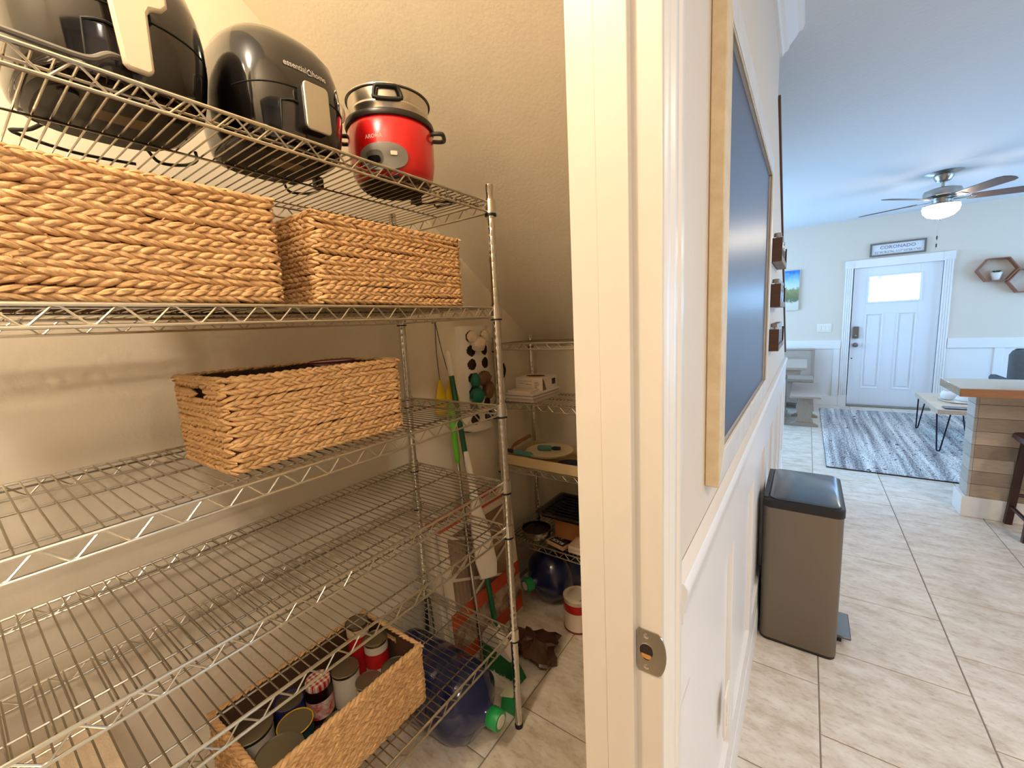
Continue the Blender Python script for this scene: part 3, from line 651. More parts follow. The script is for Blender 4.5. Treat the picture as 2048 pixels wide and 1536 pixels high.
# upright steamer handle plate facing the camera
hp = [cyl(a/.106, .1075+.004, z) for a, z in [(-.03, .190), (-.026, .182), (.026, .182), (.031, .190), (.024, .206), (.016, .209), (-.018, .209), (-.026, .206)]]
P('steamer_handle', MB().tube(smooth_pts(hp, 3, True), .0045, 8, closed=True), BLACKP, st, smooth=60)
loop_handle(R(180), .104, .2, .028, .02, .0045, 'steamer_handle', st, BLACKP)
loop_handle(R(80), .109, .135, .022, .03, .0055, 'side_handle', t, M('handle_dark_grey', (52, 48, 46), .4))
loop_handle(R(-100), .109, .135, .022, .03, .0055, 'side_handle', t, BLACKP)
def cyl_patch(name, a0, z0, hw, hz, off, m, par, e=2.6, n=28):
    mb = MB(); R0 = lambda z: .103+(.1085-.103)*min(1, max(0, (z-.034)/.031)) if z < .065 else .1095
    rings = []
    for k in (1.0, .985, .6, .02):
        ring = []
        for i in range(n):
            tt = 2*pi*i/n; c, s_ = cos(tt), sin(tt); a = hw*k*math.copysign(abs(c)**(2/e), c); z = z0+hz*k*math.copysign(abs(s_)**(2/e), s_)
            ring.append(cyl(a0+a/.11, R0(z)+(off if k < 1 else -.001), z))
        rings.append(ring)
    mb.loft(rings, True); return P(name, mb, m, par, smooth=30)
pn = cyl_patch('control_panel', R(-12), .052, .062, .031, .004, GREYP, t, 2.3)
cyl_patch('switch_recess', R(-23), .050, .022, .016, .005, M('switch_recess', (84, 82, 78), .35), pn, 3)
cyl_patch('cook_switch', R(-23), .045, .016, .008, .009, BLACKG, pn, 3)
cyl_patch('indicator_light', R(2), .058, .008, .0045, .0055, M('indicator', (235, 225, 205), .3), pn, 8)
tx = text_mesh('AROMA', .0125, PRINT, Matrix.Identity(4), .0002, .0002)
tx.v = [tuple(cyl(R(-22)+x/.11, .1103, .098+y)) for x, y, z in tx.v]
P('lettering', tx, PRINT, t, smooth=0)
pc = thing('power_cord', 'black power cord with plug lying on the top shelf by the rice cooker', 'cord', (-.93, .935, ZT))
P('cable', MB().tube(smooth_pts([(-.985, .90, ZT+.006), (-.95, .93, ZT+.005), (-.90, .945, ZT+.0045), (-.87, .965, ZT+.004), (-.90, .985, ZT+.004), (-.95, .975, ZT+.004), (-.93, .95, ZT+.0075), (-.885, .985, ZT+.0065)], 5), .003, 8), BLACKP, pc)
P('plug', MB().rbox(-.975, -.95, .89, .915, ZT+.0008, ZT+.024, .004), BLACKP, pc)

# ================================================================== LOW RACK CONTENTS
PAPER = M('paper_white', (226, 214, 198), .7); CARD = M('cardboard', (176, 118, 62), .75, var=(20, (156, 100, 50), .6)); CARDW = M('white_card', (230, 220, 202), .6)
z = ZR[1]+.001
hts = (.012, .006, .01, .005, .009); cum = 0
names = ['lowest magazine of the paper stack on the low rack', 'thin folder second from the bottom of the paper stack', 'thick envelope in the middle of the paper stack', 'thin leaflet fourth up in the paper stack', 'topmost envelope of the paper stack under the white box']
cols = [(216, 204, 196), (190, 170, 160), (226, 216, 200), (160, 150, 170), (228, 218, 202)]
for i in range(5):
    o = random.uniform(-.006, .006); x0, x1, y0, y1 = -1.222+o, -1.055+o*.5, 1.634+abs(o), 1.895+o
    T1('envelope' if i in (2, 4) else 'magazine', MB().rbox(x0, x1, y0, y1, z+cum, z+cum+hts[i]-.0004, .004), M('paper_%d' % i, cols[i], .65), names[i], 'paper', ((x0+x1)/2, (y0+y1)/2, z+cum), 'papers on the low rack', bevel=.001)
    cum += hts[i]
zp = z+cum
T1('paper_packet', MB().loft([rrect(-1.212, -1.075, 1.642, 1.718, .008, zp+a) for a in (.0002, .012)]+[rrect(-1.205, -1.085, 1.65, 1.71, .008, zp+.015)]), PAPER, 'small white packet lying in front of the white box on the papers', 'packet', (-1.14, 1.68, zp), smooth=50)
wb = thing('white_box', 'white carton with a dark oval opening on the low rack papers', 'box', (-1.145, 1.81, zp))
P('carton', MB().box(-1.226, -1.062, 1.74, 1.885, zp+.0004, zp+.066), CARDW, wb, .001)
P('oval_opening', MB().loft([sell(-1.145, 1.81, .055, .035, zp+.066, 2, 28), sell(-1.145, 1.81, .055, .035, zp+.0668, 2, 28)]), M('opening_brown', (70, 46, 30), .8), wb)
P('printed_square', MB().box(-1.062, -1.0614, 1.832, 1.868, zp+.022, zp+.052), M('print_dark', (46, 40, 38), .6), wb)
P('printed_swoosh', MB().prism([(1.7405, zp+.002), (1.775, zp+.002), (1.755, zp+.05), (1.7405, zp+.064)], 0, -1.062, -1.0614), M('print_taupe', (110, 92, 66), .6), wb)
pr = MB()
for k in range(6): pr.box(-1.11+.0*k, -1.11+random.uniform(.012, .034), 1.7394, 1.74, zp+.006+k*.007, zp+.0085+k*.007)
pr.box(-1.21, -1.17, 1.7394, 1.74, zp+.034, zp+.036).box(-1.165, -1.125, 1.7394, 1.74, zp+.03, zp+.032).box(-1.21, -1.125, 1.7394, 1.74, zp+.046, zp+.0475)
P('printed_text', pr, M('print_grey', (120, 104, 84), .6), wb)
# tray with plates and brushes
z = ZR[2]+.001; tx0, tx1, ty0, ty1 = -1.228, -.78, 1.618, 1.895
tr_ = MB().box(tx0, tx1, ty0, ty1, z, z+.004)
for q in ((tx0, tx1, ty0, ty0+.005), (tx0, tx1, ty1-.005, ty1), (tx0, tx0+.005, ty0, ty1), (tx1-.005, tx1, ty0, ty1)): tr_.box(*q, z, z+.052)
T1('shallow_tray', tr_, M('cream_tray', (214, 192, 150), .6), 'shallow cream tray with plates and brushes on the low rack', 'tray', ((tx0+tx1)/2, (ty0+ty1)/2, z), bevel=.0012)
bl = MB().loft([[Vector((-.885+.085*cos(a)*k, 1.70+.06*sin(a)*k, z+.0045+h)) for a in [2*pi*j/18 for j in range(18)]] for k, h in ((.7, 0), (1, .012), (.92, .026), (.5, .034), (.05, .036))])
T1('navy_bundle', bl, M('navy_fabric', (28, 32, 58), .8), 'navy blue bundle in the tray beside the paper plates', 'bundle', (-.885, 1.70, z+.0045), smooth=60)
for i in range(2):
    T1('paper_plate', MB().lathe([(.001, 0), (.085, .001), (.105, .013), (.12, .018), (.12, .0195), (.104, .0155), (.084, .003), (.001, .003)], (-1.04, 1.745, z+.0405+i*.005), 44), M('paper_plate_%d' % i, (224, 206, 176), .6), ('upper' if i else 'lower')+' cream paper plate resting on the tray of brushes', 'plate', (-1.04, 1.745, z+.0405+i*.005), 'paper plates', smooth=50)
T1('wooden_clip', MB().tube(smooth_pts([(-1.215, 1.66, z+.062), (-1.212, 1.675, z+.083), (-1.20, 1.73, z+.098), (-1.19, 1.80, z+.108)], 4), [.006]*5+[.0095]*8, 8), M('wood_clip', (150, 96, 48), .6), 'brown wooden handle leaning on the back edge of the tray', 'handle', (-1.20, 1.73, z+.06))
TEAL = M('teal_bristle', (92, 150, 146), .8, bump=(400, .8)); DKB = M('dark_teal_handle', (30, 48, 54), .4)
for i, (c, d, ln, lb) in enumerate((((-1.08, 1.765, z+.064), (.9, .3, 0), .075, 'teal scrub brush lying in the middle of the paper plate'), ((-1.135, 1.645, z+.062), (1, -.05, -.02), .11, 'teal scrub brush lying along the front edge of the tray'))):
    t = thing('scrub_brush', lb, 'brush', c, 'teal scrub brushes'); c = Vector(c); d = Vector(d).normalized(); sgn = 1 if i == 0 else -1
    P('bristles', MB().tube([c-d*ln/2, c-d*ln*.42, c+d*ln*.42, c+d*ln/2], [.009, .014, .014, .009], 14), TEAL, t)
    P('brush_handle', MB().tube([c+sgn*d*ln/2, c+sgn*d*(ln/2+.012), c+sgn*d*(ln/2+.045)], [.005, .011, .009], 12), DKB, t)
# lowest shelf of the low rack
z = ZR[3]+.001
cb = thing('cardboard_box', 'brown cardboard box under the black oven pan on the low rack', 'box', (-.92, 1.83, z))
P('carton', MB().box(-1.02, -.80, 1.735, 1.93, z, z+.118), CARD, cb, .002)
P('flap', MB().box(-1.02, -.80, 1.735, 1.832, z+.1181, z+.121).box(-1.02, -.80, 1.834, 1.93, z+.1181, z+.121), CARD, cb)
zt = z+.1215
pan = thing('oven_pan', 'black ribbed oven pan lying on the brown cardboard box', 'pan', (-.94, 1.80, zt))
P('pan_body', MB().loft([rrect(-1.07, -.79, 1.685, 1.925, .02, zt+.0004), rrect(-1.085, -.775, 1.67, 1.94, .02, zt+.022), rrect(-1.095, -.765, 1.66, 1.95, .02, zt+.022), rrect(-1.095, -.765, 1.66, 1.95, .02, zt+.026), rrect(-1.08, -.78, 1.675, 1.935, .02, zt+.026), rrect(-1.068, -.792, 1.687, 1.923, .02, zt+.008)]), M('pan_enamel', (30, 26, 26), .2, coat=.5), pan, smooth=30)
for k in range(8): P('rib', MB().tube([(-1.045, 1.70+k*.03, zt+.0285), (-.80, 1.70+k*.03, zt+.0285)], .0055, 8), M('pan_rib_%d' % k, (26, 24, 26), .22), pan)
tn = thing('round_tin', 'round steel tin with dark crumbs in it on the low rack', 'tin', (-1.115, 1.705, z))
P('tin_wall', MB().lathe([(.001, 0), (.072, 0), (.074, .003), (.076, .036), (.078, .038), (.075, .0385), (.073, .004), (.001, .004)], (-1.115, 1.705, z), 36), STEEL, tn)
P('contents', MB().loft([[(-1.115+.07*k*cos(a), 1.705+.07*k*sin(a), z+.004+h+random.uniform(0, .006)) for a in [2*pi*j/20 for j in range(20)]] for k, h in ((1, .014), (.8, .028), (.4, .036), (.02, .03))]), M('dark_crumbs', (52, 32, 22), .9, bump=(120, 1)), tn, smooth=0)
sb = thing('snack_packet', 'black packet with white lettering on the front edge of the low rack', 'packet', (-.965, 1.665, z))
pm_ = Matrix.Translation((-.965, 1.662, z)) @ Matrix.Rotation(R(-14), 4, 'Z')
P('packet_body', MB().rbox(-.055, .055, -.022, .03, 0.0003, .02, .004).xf(pm_), M('packet_tan', (196, 160, 120), .5), sb, .002)
P('black_print', MB().box(-.045, .05, -.018, .028, .0203, .0208).xf(pm_), BLACKP, sb)
P('lettering', text_mesh('RUCK', .028, PRINT, pm_ @ Matrix.Translation((0, .004, .0212)) @ Matrix.Rotation(pi, 4, 'Z'), .0002, .0004), PRINT, sb, smooth=0)
for i, (c, lb) in enumerate((((214, 180, 164), 'lower pink paperback at the right end of the low rack shelf'), ((226, 196, 178), 'upper pale paperback at the right end of the low rack shelf'))):
    bk = thing('paperback', lb, 'book', (-.83, 1.675, z+i*.019), 'paperbacks on the low rack')
    P('cover', MB().box(-.893, -.77, 1.635, 1.728, z+i*.019, z+i*.019+.002).box(-.893, -.77, 1.635, 1.728, z+i*.019+.016, z+i*.019+.018).box(-.893, -.891, 1.635, 1.728, z+i*.019, z+i*.019+.018), M('cover_%d' % i, c, .5), bk)
    P('pages', MB().box(-.891, -.772, 1.637, 1.726, z+i*.019+.002, z+i*.019+.016), PAPER, bk)
# ================================================================== PANTRY FLOOR
JUG = M('blue_polycarbonate', (20, 32, 74), .16, coat=.4); GCAP = M('green_cap', (28, 150, 78), .4)
def jug(label, base, d, ln=.47):
    d = Vector(d).normalized(); base = Vector(base); t = thing('water_jug', label, 'water jug', (base.x, base.y, 0), 'water jugs'); r = .131
    prof = [(.10, 0), (.12, .004), (r, .016), (r, .06), (r-.007, .066), (r-.007, .076), (r, .082), (r, .15), (r-.007, .156), (r-.007, .166), (r, .172), (r, .24), (r-.007, .246), (r-.007, .256), (r, .262), (r, .325), (r-.006, .345), (.11, .372), (.075, .395), (.045, .41), (.032, .425), (.028, .435), (.027, .455)]
    k = ln/.47
    P('bottle', MB().lathe([(a, b*k) for a, b in prof], base, 48, d), JUG, t, smooth=60)
    cp_ = P('cap', MB().lathe([(.031, .432*k), (.0325, .436*k), (.0325, .468*k), (.03, .474*k), (.012, .474*k)], base, 32, d), GCAP, t)
    P('cap_seal', MB().lathe([(.021, .4742*k), (.021, .476*k)], base, 24, d), M('seal_white', (214, 214, 200), .5), cp_)
    return t
jug('blue water jug lying under the tall wire shelving', (-1.255, .905, .1325), (1, .03, 0), .475)
jug('blue water jug lying under the low wire rack', (-.945, 1.985, .1325), (-.35, -.94, 0), .45)
pt = thing('paint_can', 'paint can with a red band on the tiled pantry floor', 'paint can', (-.835, 1.60, 0))
P('can_wall', MB().lathe([(.062, .0006), (.064, .002), (.064, .004), (.0625, .006), (.0625, .15), (.064, .152), (.065, .158), (.062, .16)], (-.835, 1.60, 0), 40), M('can_label_cream', (222, 208, 190), .5), pt)
P('bottom_rim', MB().lathe([(.0632, .001), (.0652, .003), (.0652, .008), (.063, .01)], (-.835, 1.60, 0), 40, cap=False), M('rim_red_brown', (130, 40, 32), .5), pt)
P('red_band', MB().lathe([(.0628, .098), (.0631, .099), (.0631, .137), (.0628, .138)], (-.835, 1.60, 0), 40, cap=False), M('band_red', (178, 20, 28), .45), pt)
P('lid', MB().lathe([(.064, .158), (.0655, .161), (.063, .163), (.056, .1625), (.054, .1595), (.048, .158), (.046, .16), (.001, .1605)], (-.835, 1.60, 0), 40), M('lid_grey_white', (206, 200, 182), .4), pt)
P('wire_bail', MB().tube(smooth_pts([(-.772, 1.60, .132), (-.768, 1.59, .155), (-.785, 1.57, .168), (-.80, 1.555, .166)], 4), .0018, 6), STEEL, pt)
P('bail_ear', MB().lathe([(.008, 0), (.008, .003), (.004, .005)], (-.773, 1.60, .128), 14, (1, 0, 0)), STEEL, pt)
# crumpled brown bag on the floor
cr = MB(); ringz = []
random.seed(21)
for i in range(11):
    th_ = pi*i/10; ring = []
    for j in range(26):
        a = 2*pi*j/26; k = 1+.28*sin(3*a+i*.8)+.16*sin(7*a-i)+random.uniform(-.1, .1)
        ring.append((-.935+.115*sin(th_)*cos(a)*k+.012*i/10, 1.355+.085*sin(th_)*sin(a)*k, max(.0012, .034-.034*cos(th_)*(1+.35*sin(2*a+i))+random.uniform(-.004, .004))))
    ringz.append(ring)
cr.loft(ringz)
T1('crumpled_bag', cr, M('brown_plastic_bag', (92, 62, 42), .35, var=(14, (58, 38, 26), .9)), 'crumpled brown plastic bag on the pantry floor beside the broom', 'bag', (-.935, 1.355, 0), smooth=25)
random.seed(11)
# broom, dustpan, duster
GRN = M('green_handle', (16, 84, 48), .35); GRB = M('green_bristle', (30, 110, 52), .8, bump=(500, 1)); LIME = M('lime_plastic', (110, 200, 60), .4)
bt, bh = Vector((-1.262, 1.292, 1.335)), Vector((-1.005, 1.20, .17)); dd = (bt-bh).normalized()
br = thing('broom', 'green broom with white grip leaning against the pantry wall', 'broom', (-1.005, 1.20, 0))
P('stick', MB().tube([bh-dd*.04, bt-dd*.10], .0115, 14), GRN, br)
P('grip', MB().tube([bt-dd*.11, bt-dd*.10, bt-dd*.012, bt], [.0118, .0135, .0128, .006], 14), WHITE, br)
P('broom_head', MB().prism([(-1.075, .115), (-.925, .075), (-.915, .095), (-.975, .165), (-1.0, .20), (-1.035, .195), (-1.07, .15)], 1, 1.178, 1.218), WHITE, br, .006)
bm = MB()
for i in range(16):
    for j in range(4):
        x = -1.068+i*.0095; zt_ = .118-.04*(i/15); bx = x+(-.02+.062*(i/15))+random.uniform(-.003, .003); by = 1.198+(j-1.5)*.013
        bm.tube([(x, 1.198+(j-1.5)*.008, zt_), (bx, by+random.uniform(-.003, .003), .0008)], [.0062, .0066], 5)
P('bristles', bm, GRB, br, smooth=0)
dp = thing('dustpan', 'white dustpan clipped to the green broom handle', 'dustpan', (-1.035, 1.20, .40))
ax = dd; sd = Vector((.55, .83, 0)).normalized(); fr_ = ax.cross(sd).normalized()
if fr_.x < 0: fr_ = -fr_
def dps(s_, hw, th_, off): # ring at distance s_ along the stick
    c = bh+ax*s_+fr_*(off+.016)
    return [c-sd*hw-fr_*th_, c+sd*hw-fr_*th_, c+sd*hw*1.02+fr_*th_*.4, c+sd*hw*.6+fr_*th_, c-sd*hw*.6+fr_*th_, c-sd*hw*1.02+fr_*th_*.4]
P('pan', MB().loft([dps(.24, .034, .010, .020), dps(.30, .043, .020, .022), dps(.44, .036, .018, .018), dps(.52, .022, .013, .012), dps(.60, .015, .009, .008), dps(.72, .013, .008, .006), dps(.76, .010, .006, .004)]), WHITE, dp, .003, smooth=50)
P('rubber_lip', MB().loft([dps(.234, .036, .005, .012), dps(.243, .036, .005, .012)]), M('lip_cream', (220, 206, 182), .6), dp)
du = thing('duster', 'long handled duster with yellow heads and lime grip hanging by a cord', 'duster', (-1.06, 1.165, 0))
r0, r1 = Vector((-1.058, 1.163, .004)), Vector((-1.24, 1.262, 1.16)); rd = (r1-r0)
P('rod', MB().tube([r0, r0+rd*.80], .0085, 12), STEEL, du)
P('grip', MB().tube([r0+rd*.74, r0+rd*.76, r0+rd*.93, r0+rd*.965], [.009, .0135, .0145, .008], 12), LIME, du)
YEL = M('yellow_duster', (222, 186, 22), .6)
for y, w_ in ((1.235, .036), (1.30, .048)):
    P('duster_head', MB().loft([[(-1.262+.014*k*cos(a), y+w_*k*sin(a)+.01*h, 1.215-h) for a in [2*pi*j/20 for j in range(20)]] for k, h in ((.12, 0), (.3, .012), (.62, .045), (.9, .09), (1, .13), (.8, .148), (.1, .15))]), YEL, du, smooth=60)
P('cord', MB().tube([(-1.285, 1.255, 1.462), (-1.28, 1.245, 1.33), (-1.265, 1.238, 1.215)], .0016, 6).tube([(-1.285, 1.255, 1.462), (-1.275, 1.275, 1.33), (-1.265, 1.298, 1.215)], .0016, 6), BLACKP, du)
P('hook', MB().lathe([(.008, 0), (.008, .003), (.003, .004), (.003, .02), (.006, .021)], (LX, 1.255, 1.462), 12, (1, 0, 0)), STEEL, du)
# small green scoop next to the jug cap
gs = thing('green_scoop', 'small green plastic scoop standing behind the shelf post on the floor', 'scoop', (-.85, 1.045, 0))
P('scoop_body', MB().prism([(-.888, .0008), (-.818, .0008), (-.812, .078), (-.826, .084), (-.878, .060)], 1, 1.052, 1.092), GCAP, gs, .006)
P('pale_edge', MB().obox((-.852, 1.072, .0745), (.029, 0, .0125), (0, .022, 0), (-.001, 0, .0024)), M('pale_edge', (214, 220, 180), .6), gs)
# air filters leaning on the wall
FR = M('filter_card_white', (226, 214, 194), .7); MEDIA = M('pleated_media', (164, 138, 116), .85, var=(30, (140, 114, 94), .7)); ORG = M('orange_print', (206, 84, 44), .5, var=(30, (190, 70, 40), .5))
def air_filter(label, xb, xt, th_, y0, y1, h, front):
    t = thing('air_filter', label, 'air filter', ((xb+xt)/2, (y0+y1)/2, 0), 'air filters')
    up = Vector((xt-xb, 0, h)).normalized(); nr = Vector((up.z, 0, -up.x)); yv = Vector((0, 1, 0)); o = Vector((xb, y0, .0012+abs(up.x)*th_)); wd = y1-y0
    def bx(mb, u0, u1, v0, v1, n0, n1): # u across (y), v up, n outward
        c = o+yv*((u0+u1)/2)+up*((v0+v1)/2)+nr*((n0+n1)/2); mb.obox(c, yv*(u1-u0)/2, up*(v1-v0)/2, nr*(n1-n0)/2); return mb
    b = .034; mb = MB()
    for q in ((0, wd, 0, b), (0, wd, h-b, h), (0, b, b, h-b), (wd-b, wd, b, h-b)): bx(mb, *q, -th_, 0)
    P('card_frame', mb, FR, t, .0015)
    pm = MB(); n = int((wd-2*b)/.011); V = []; F = []
    for i in range(n+1):
        u = b+(wd-2*b)*i/n; dn = -.006 if i % 2 else -.016
        V += [o+yv*u+up*b+nr*dn, o+yv*u+up*(h-b)+nr*dn]
        if i: F.append((2*i-2, 2*i, 2*i+1, 2*i-1))
    pm.add(V, F); P('pleats', pm, MEDIA, t, smooth=0)
    if front:
        def strut(a, c):
            p, q = o+yv*a[0]+up*a[1]-nr*.003, o+yv*c[0]+up*c[1]-nr*.003; d = (q-p)/2; s_ = d.cross(nr).normalized()*.006
            P('lattice_strut', MB().obox((p+q)/2, d, s_, nr*.0014), FR, t)
        for k in range(3):
            v0 = b+(h-2*b)*k/3; v1 = b+(h-2*b)*(k+1)/3; vm = (v0+v1)/2
            strut((b, v0), (wd/2, vm)); strut((wd/2, vm), (wd-b, v0)); strut((b, v1), (wd/2, vm)); strut((wd/2, vm), (wd-b, v1))
        lb = MB(); # orange label wrapped across the lower half
        cs = [(0, .10), (wd, .10+.0), (wd, .17), (0, .17)]
        for (v0, v1) in ((.20, .265), (.02, .085)):
            bx(lb, 0, wd, v0, v1, .0006, .0016)
        P('orange_label', lb, ORG, t)
        P('white_label', bx(MB(), 0, wd, .085, .20, .0006, .0013), M('label_white', (206, 190, 170), .5, var=(12, (120, 84, 62), .25)), t)
        bp_ = P('badge', MB().lathe([(.021, 0), (.021, .0006)], o+yv*(wd-.055)+up*.232+nr*.0016, 24, nr), PRINT, t)
        P('badge_centre', MB().lathe([(.014, 0), (.014, .0005)], o+yv*(wd-.055)+up*.232+nr*.0022, 20, nr), ORG, bp_)
        P('badge_stroke', bx(MB(), wd-.058, wd-.052, .222, .242, .0026, .0031), PRINT, bp_)
    P('orange_top_print', bx(MB(), .0, wd*.98, h, h+.0012, -th_*.98, -th_*.05), ORG, t)
    return t
air_filter('front white air filter with an orange label beside the shelf post', -1.118, -1.162, .022, 1.075, 1.555, .618, True)
air_filter('rear air filter with an orange top edge, nearest the pantry wall', -1.155, -1.205, .055, 1.06, 1.545, .632, False)
# bag dispenser on the left wall
bd = thing('bag_dispenser', 'white plastic bag dispenser with round holes on the pantry wall', 'bag dispenser', (-1.25, 1.52, .93))
by0, by1, bz0, bz1 = 1.390, 1.585, .940, 1.437; dpt = .05
HOLE = M('bag_hole_brown', (74, 52, 36), .7, var=(25, (40, 34, 36), .9))
def bface(y): q = (y-(by0+by1)/2)/((by1-by0)/2); return LX+dpt*(1-abs(q)**5)**.5 if abs(q) < 1 else LX
out_ = [(bface(by0+(by1-by0)*i/24), by0+(by1-by0)*i/24) for i in range(25)]
V = []; F = []; ys = [by0+(by1-by0)*i/44 for i in range(45)]; zsg = [bz0+(bz1-bz0)*j/96 for j in range(97)]
holes = [(1.438+.094*c, 1.003+.0642*r) for c in (0, 1) for r in range(7)]
for zz in zsg:
    for y in ys: V.append((bface(y), y, zz+(.012*((y-1.4875)/.0975)**2 if zz < bz0+.01 else 0)))
for j in range(96):
    for i in range(44):
        yc, zc = (ys[i]+ys[i+1])/2, (zsg[j]+zsg[j+1])/2
        if any((yc-a)**2+(zc-b)**2 < .0262**2 for a, b in holes): continue
        F.append((j*45+i, j*45+i+1, (j+1)*45+i+1, (j+1)*45+i))
P('perforated_shell', MB().add(V, F), WHITE, bd, smooth=50)
P('back_filling', MB().loft([[(LX+.002, 1.398, zz), (LX+.034, 1.404, zz), (LX+.034, 1.570, zz), (LX+.002, 1.576, zz)] for zz in (bz0+.004, bz1-.004)]), HOLE, bd)
def puff(name, c, r, m, lab, sd_):
    random.seed(sd_); mb = MB(); rings = []
    for i in range(1, 9):
        th_ = pi*i/9; rings.append([(c[0]+r[0]*sin(th_)*cos(a)*(1+random.uniform(-.15, .15)), c[1]+r[1]*sin(th_)*sin(a)*(1+random.uniform(-.15, .15)), c[2]-r[2]*cos(th_)*(1+random.uniform(-.12, .12))) for a in [2*pi*j/16 for j in range(16)]])
    mb.loft(rings); return P(name, mb, m, bd, smooth=30, label=lab)
WBAG = M('white_bag', (230, 214, 190), .45); TBAG = M('teal_bag', (10, 120, 96), .35, var=(40, (8, 80, 66), .8)); BBAG = M('brown_bag', (128, 92, 62), .45, var=(30, (90, 60, 40), .8)); NBAG = M('navy_bag', (20, 40, 96), .4)
for c, r_, m, lb, sd_ in (((-1.235, 1.432, 1.388), (.022, .028, .026), WBAG, 'white bag tuft', 1), ((-1.232, 1.47, 1.352), (.024, .045, .034), WBAG, 'white bag tuft', 2), ((-1.24, 1.53, 1.388), (.016, .028, .028), WBAG, 'white bag tuft', 3), ((-1.235, 1.435, 1.185), (.022, .024, .036), TBAG, 'teal bag tuft', 4), ((-1.225, 1.43, 1.118), (.03, .042, .038), TBAG, 'teal bag tuft', 5), ((-1.235, 1.50, 1.19), (.024, .046, .034), BBAG, 'brown bag tuft', 6), ((-1.232, 1.525, 1.13), (.026, .034, .042), BBAG, 'brown bag tuft', 7), ((-1.245, 1.535, 1.003), (.012, .024, .024), NBAG, 'navy bag tuft', 8), ((-1.24, 1.575, .99), (.014, .032, .014), NBAG, 'navy bag tuft', 9)):
    puff('bag_tuft', c, r_, m, lb, sd_)
random.seed(5)
T1('hanging_strap', MB().tube(smooth_pts([(-1.290, 1.672, 1.40), (-1.285, 1.675, 1.30), (-1.283, 1.67, 1.20), (-1.278, 1.70, 1.165), (-1.28, 1.725, 1.20), (-1.288, 1.722, 1.235)], 5), .007, 8), BLACKP, 'black strap hanging on the pantry wall beside the bag dispenser', 'strap', (-1.285, 1.68, 1.165))

# ================================================================== HALL
# chalkboard
cy0, cy1, cz0, cz1 = .812, 1.935, 1.110, 1.985; fx0, fx1 = W+.0005, W+.0245; fw = .058
ch = thing('chalkboard', 'large dark chalkboard in a cream wooden frame on the hall wall', 'chalkboard', (W, (cy0+cy1)/2, cz0))
FRW = M('white_frame_paint', (222, 220, 216), .4, var=(14, (206, 202, 196), .5))
P('slate', MB().box(fx0, fx0+.011, cy0+.03, cy1-.03, cz0+.03, cz1-.03), M('slate_black', (70, 86, 114), .34, spec=.8, var=(3, (60, 76, 104), .8)), ch)
def mitre(a, b, c, d): return MB().prism([a, b, c, d], 0, fx0, fx1)
o_, i_ = ((cy0, cz0), (cy1, cz0), (cy1, cz1), (cy0, cz1)), ((cy0+fw, cz0+fw), (cy1-fw, cz0+fw), (cy1-fw, cz1-fw), (cy0+fw, cz1-fw))
for k in range(4): P('frame_rail' if k % 2 == 0 else 'frame_stile', mitre(o_[k], o_[(k+1) % 4], i_[(k+1) % 4], i_[k]), BASEW if k == 3 else FRW, ch, .002)
inn = MB()
for k in range(4):
    a, b = i_[k], i_[(k+1) % 4]; inn.tube([(fx0+.0195, a[0], a[1]), (fx0+.0195, b[0], b[1])], .0022, 6)
P('inner_bead', inn, BASEW, ch)
# spice racks with jars
SPW = M('spice_rack_wood', (92, 58, 34), .55, var=(25, (58, 36, 22), .8, (1, 1, 4))); SPB = M('spice_rack_daylit', (150, 138, 128), .6, var=(20, (120, 106, 96), .7))  # shelf boards and lips greyer, daylight on them put into the colour
GLJ = M('clear_jar_glass', (225, 225, 222), .05, trans=.85); SPC = [M('spice_%d' % i, c, .8) for i, c in enumerate(((140, 84, 40), (96, 70, 44), (120, 50, 30)))]
for r, (z0, z1, nm) in enumerate(((1.655, 1.757, 'top'), (1.452, 1.555, 'middle'), (1.250, 1.350, 'bottom'))):
    t = thing('spice_rack', nm+' brown wooden spice rack on the wall past the chalkboard', 'spice rack', (W, 2.49, z0), 'spice racks')
    P('back_board', MB().box(W+.0004, W+.005, 2.262, 2.72, z0, z1-.02), SPW, t)
    P('shelf_board', MB().box(W+.005, W+.043, 2.27, 2.712, z0, z0+.008), SPB, t, .001)
    for y in (2.262, 2.712): P('side_panel', MB().box(W+.0004, W+.043, y, y+.008, z0-.001, z1), SPW, t, .001)
    P('front_lip', MB().box(W+.039, W+.043, 2.27, 2.712, z0+.008, z0+.026), SPB, t)
    for k in range(4):
        jy = 2.298+k*.112
        j = thing('spice_jar', ('nearest', 'second', 'third', 'farthest')[k]+' glass spice jar on the '+nm+' spice rack', 'jar', (W+.0225, jy, z0+.0084), 'spice jars')
        c = (W+.0225, jy, z0+.0084)
        P('glass', MB().lathe([(.013, 0), (.0158, .002), (.0158, .085), (.014, .094), (.0135, .10)], c, 20), GLJ, j)
        P('spice', MB().lathe([(.012, .002), (.0145, .004), (.0145, .07), (.001, .072)], c, 16), SPC[(k+r) % 3], j)
        P('lid', MB().lathe([(.0145, .1002), (.0152, .101), (.0152, .116), (.0135, .118), (.001, .1182)], c, 20), M('jar_lid_%d%d' % (r, k), (150, 140, 132), .35, .8), j)
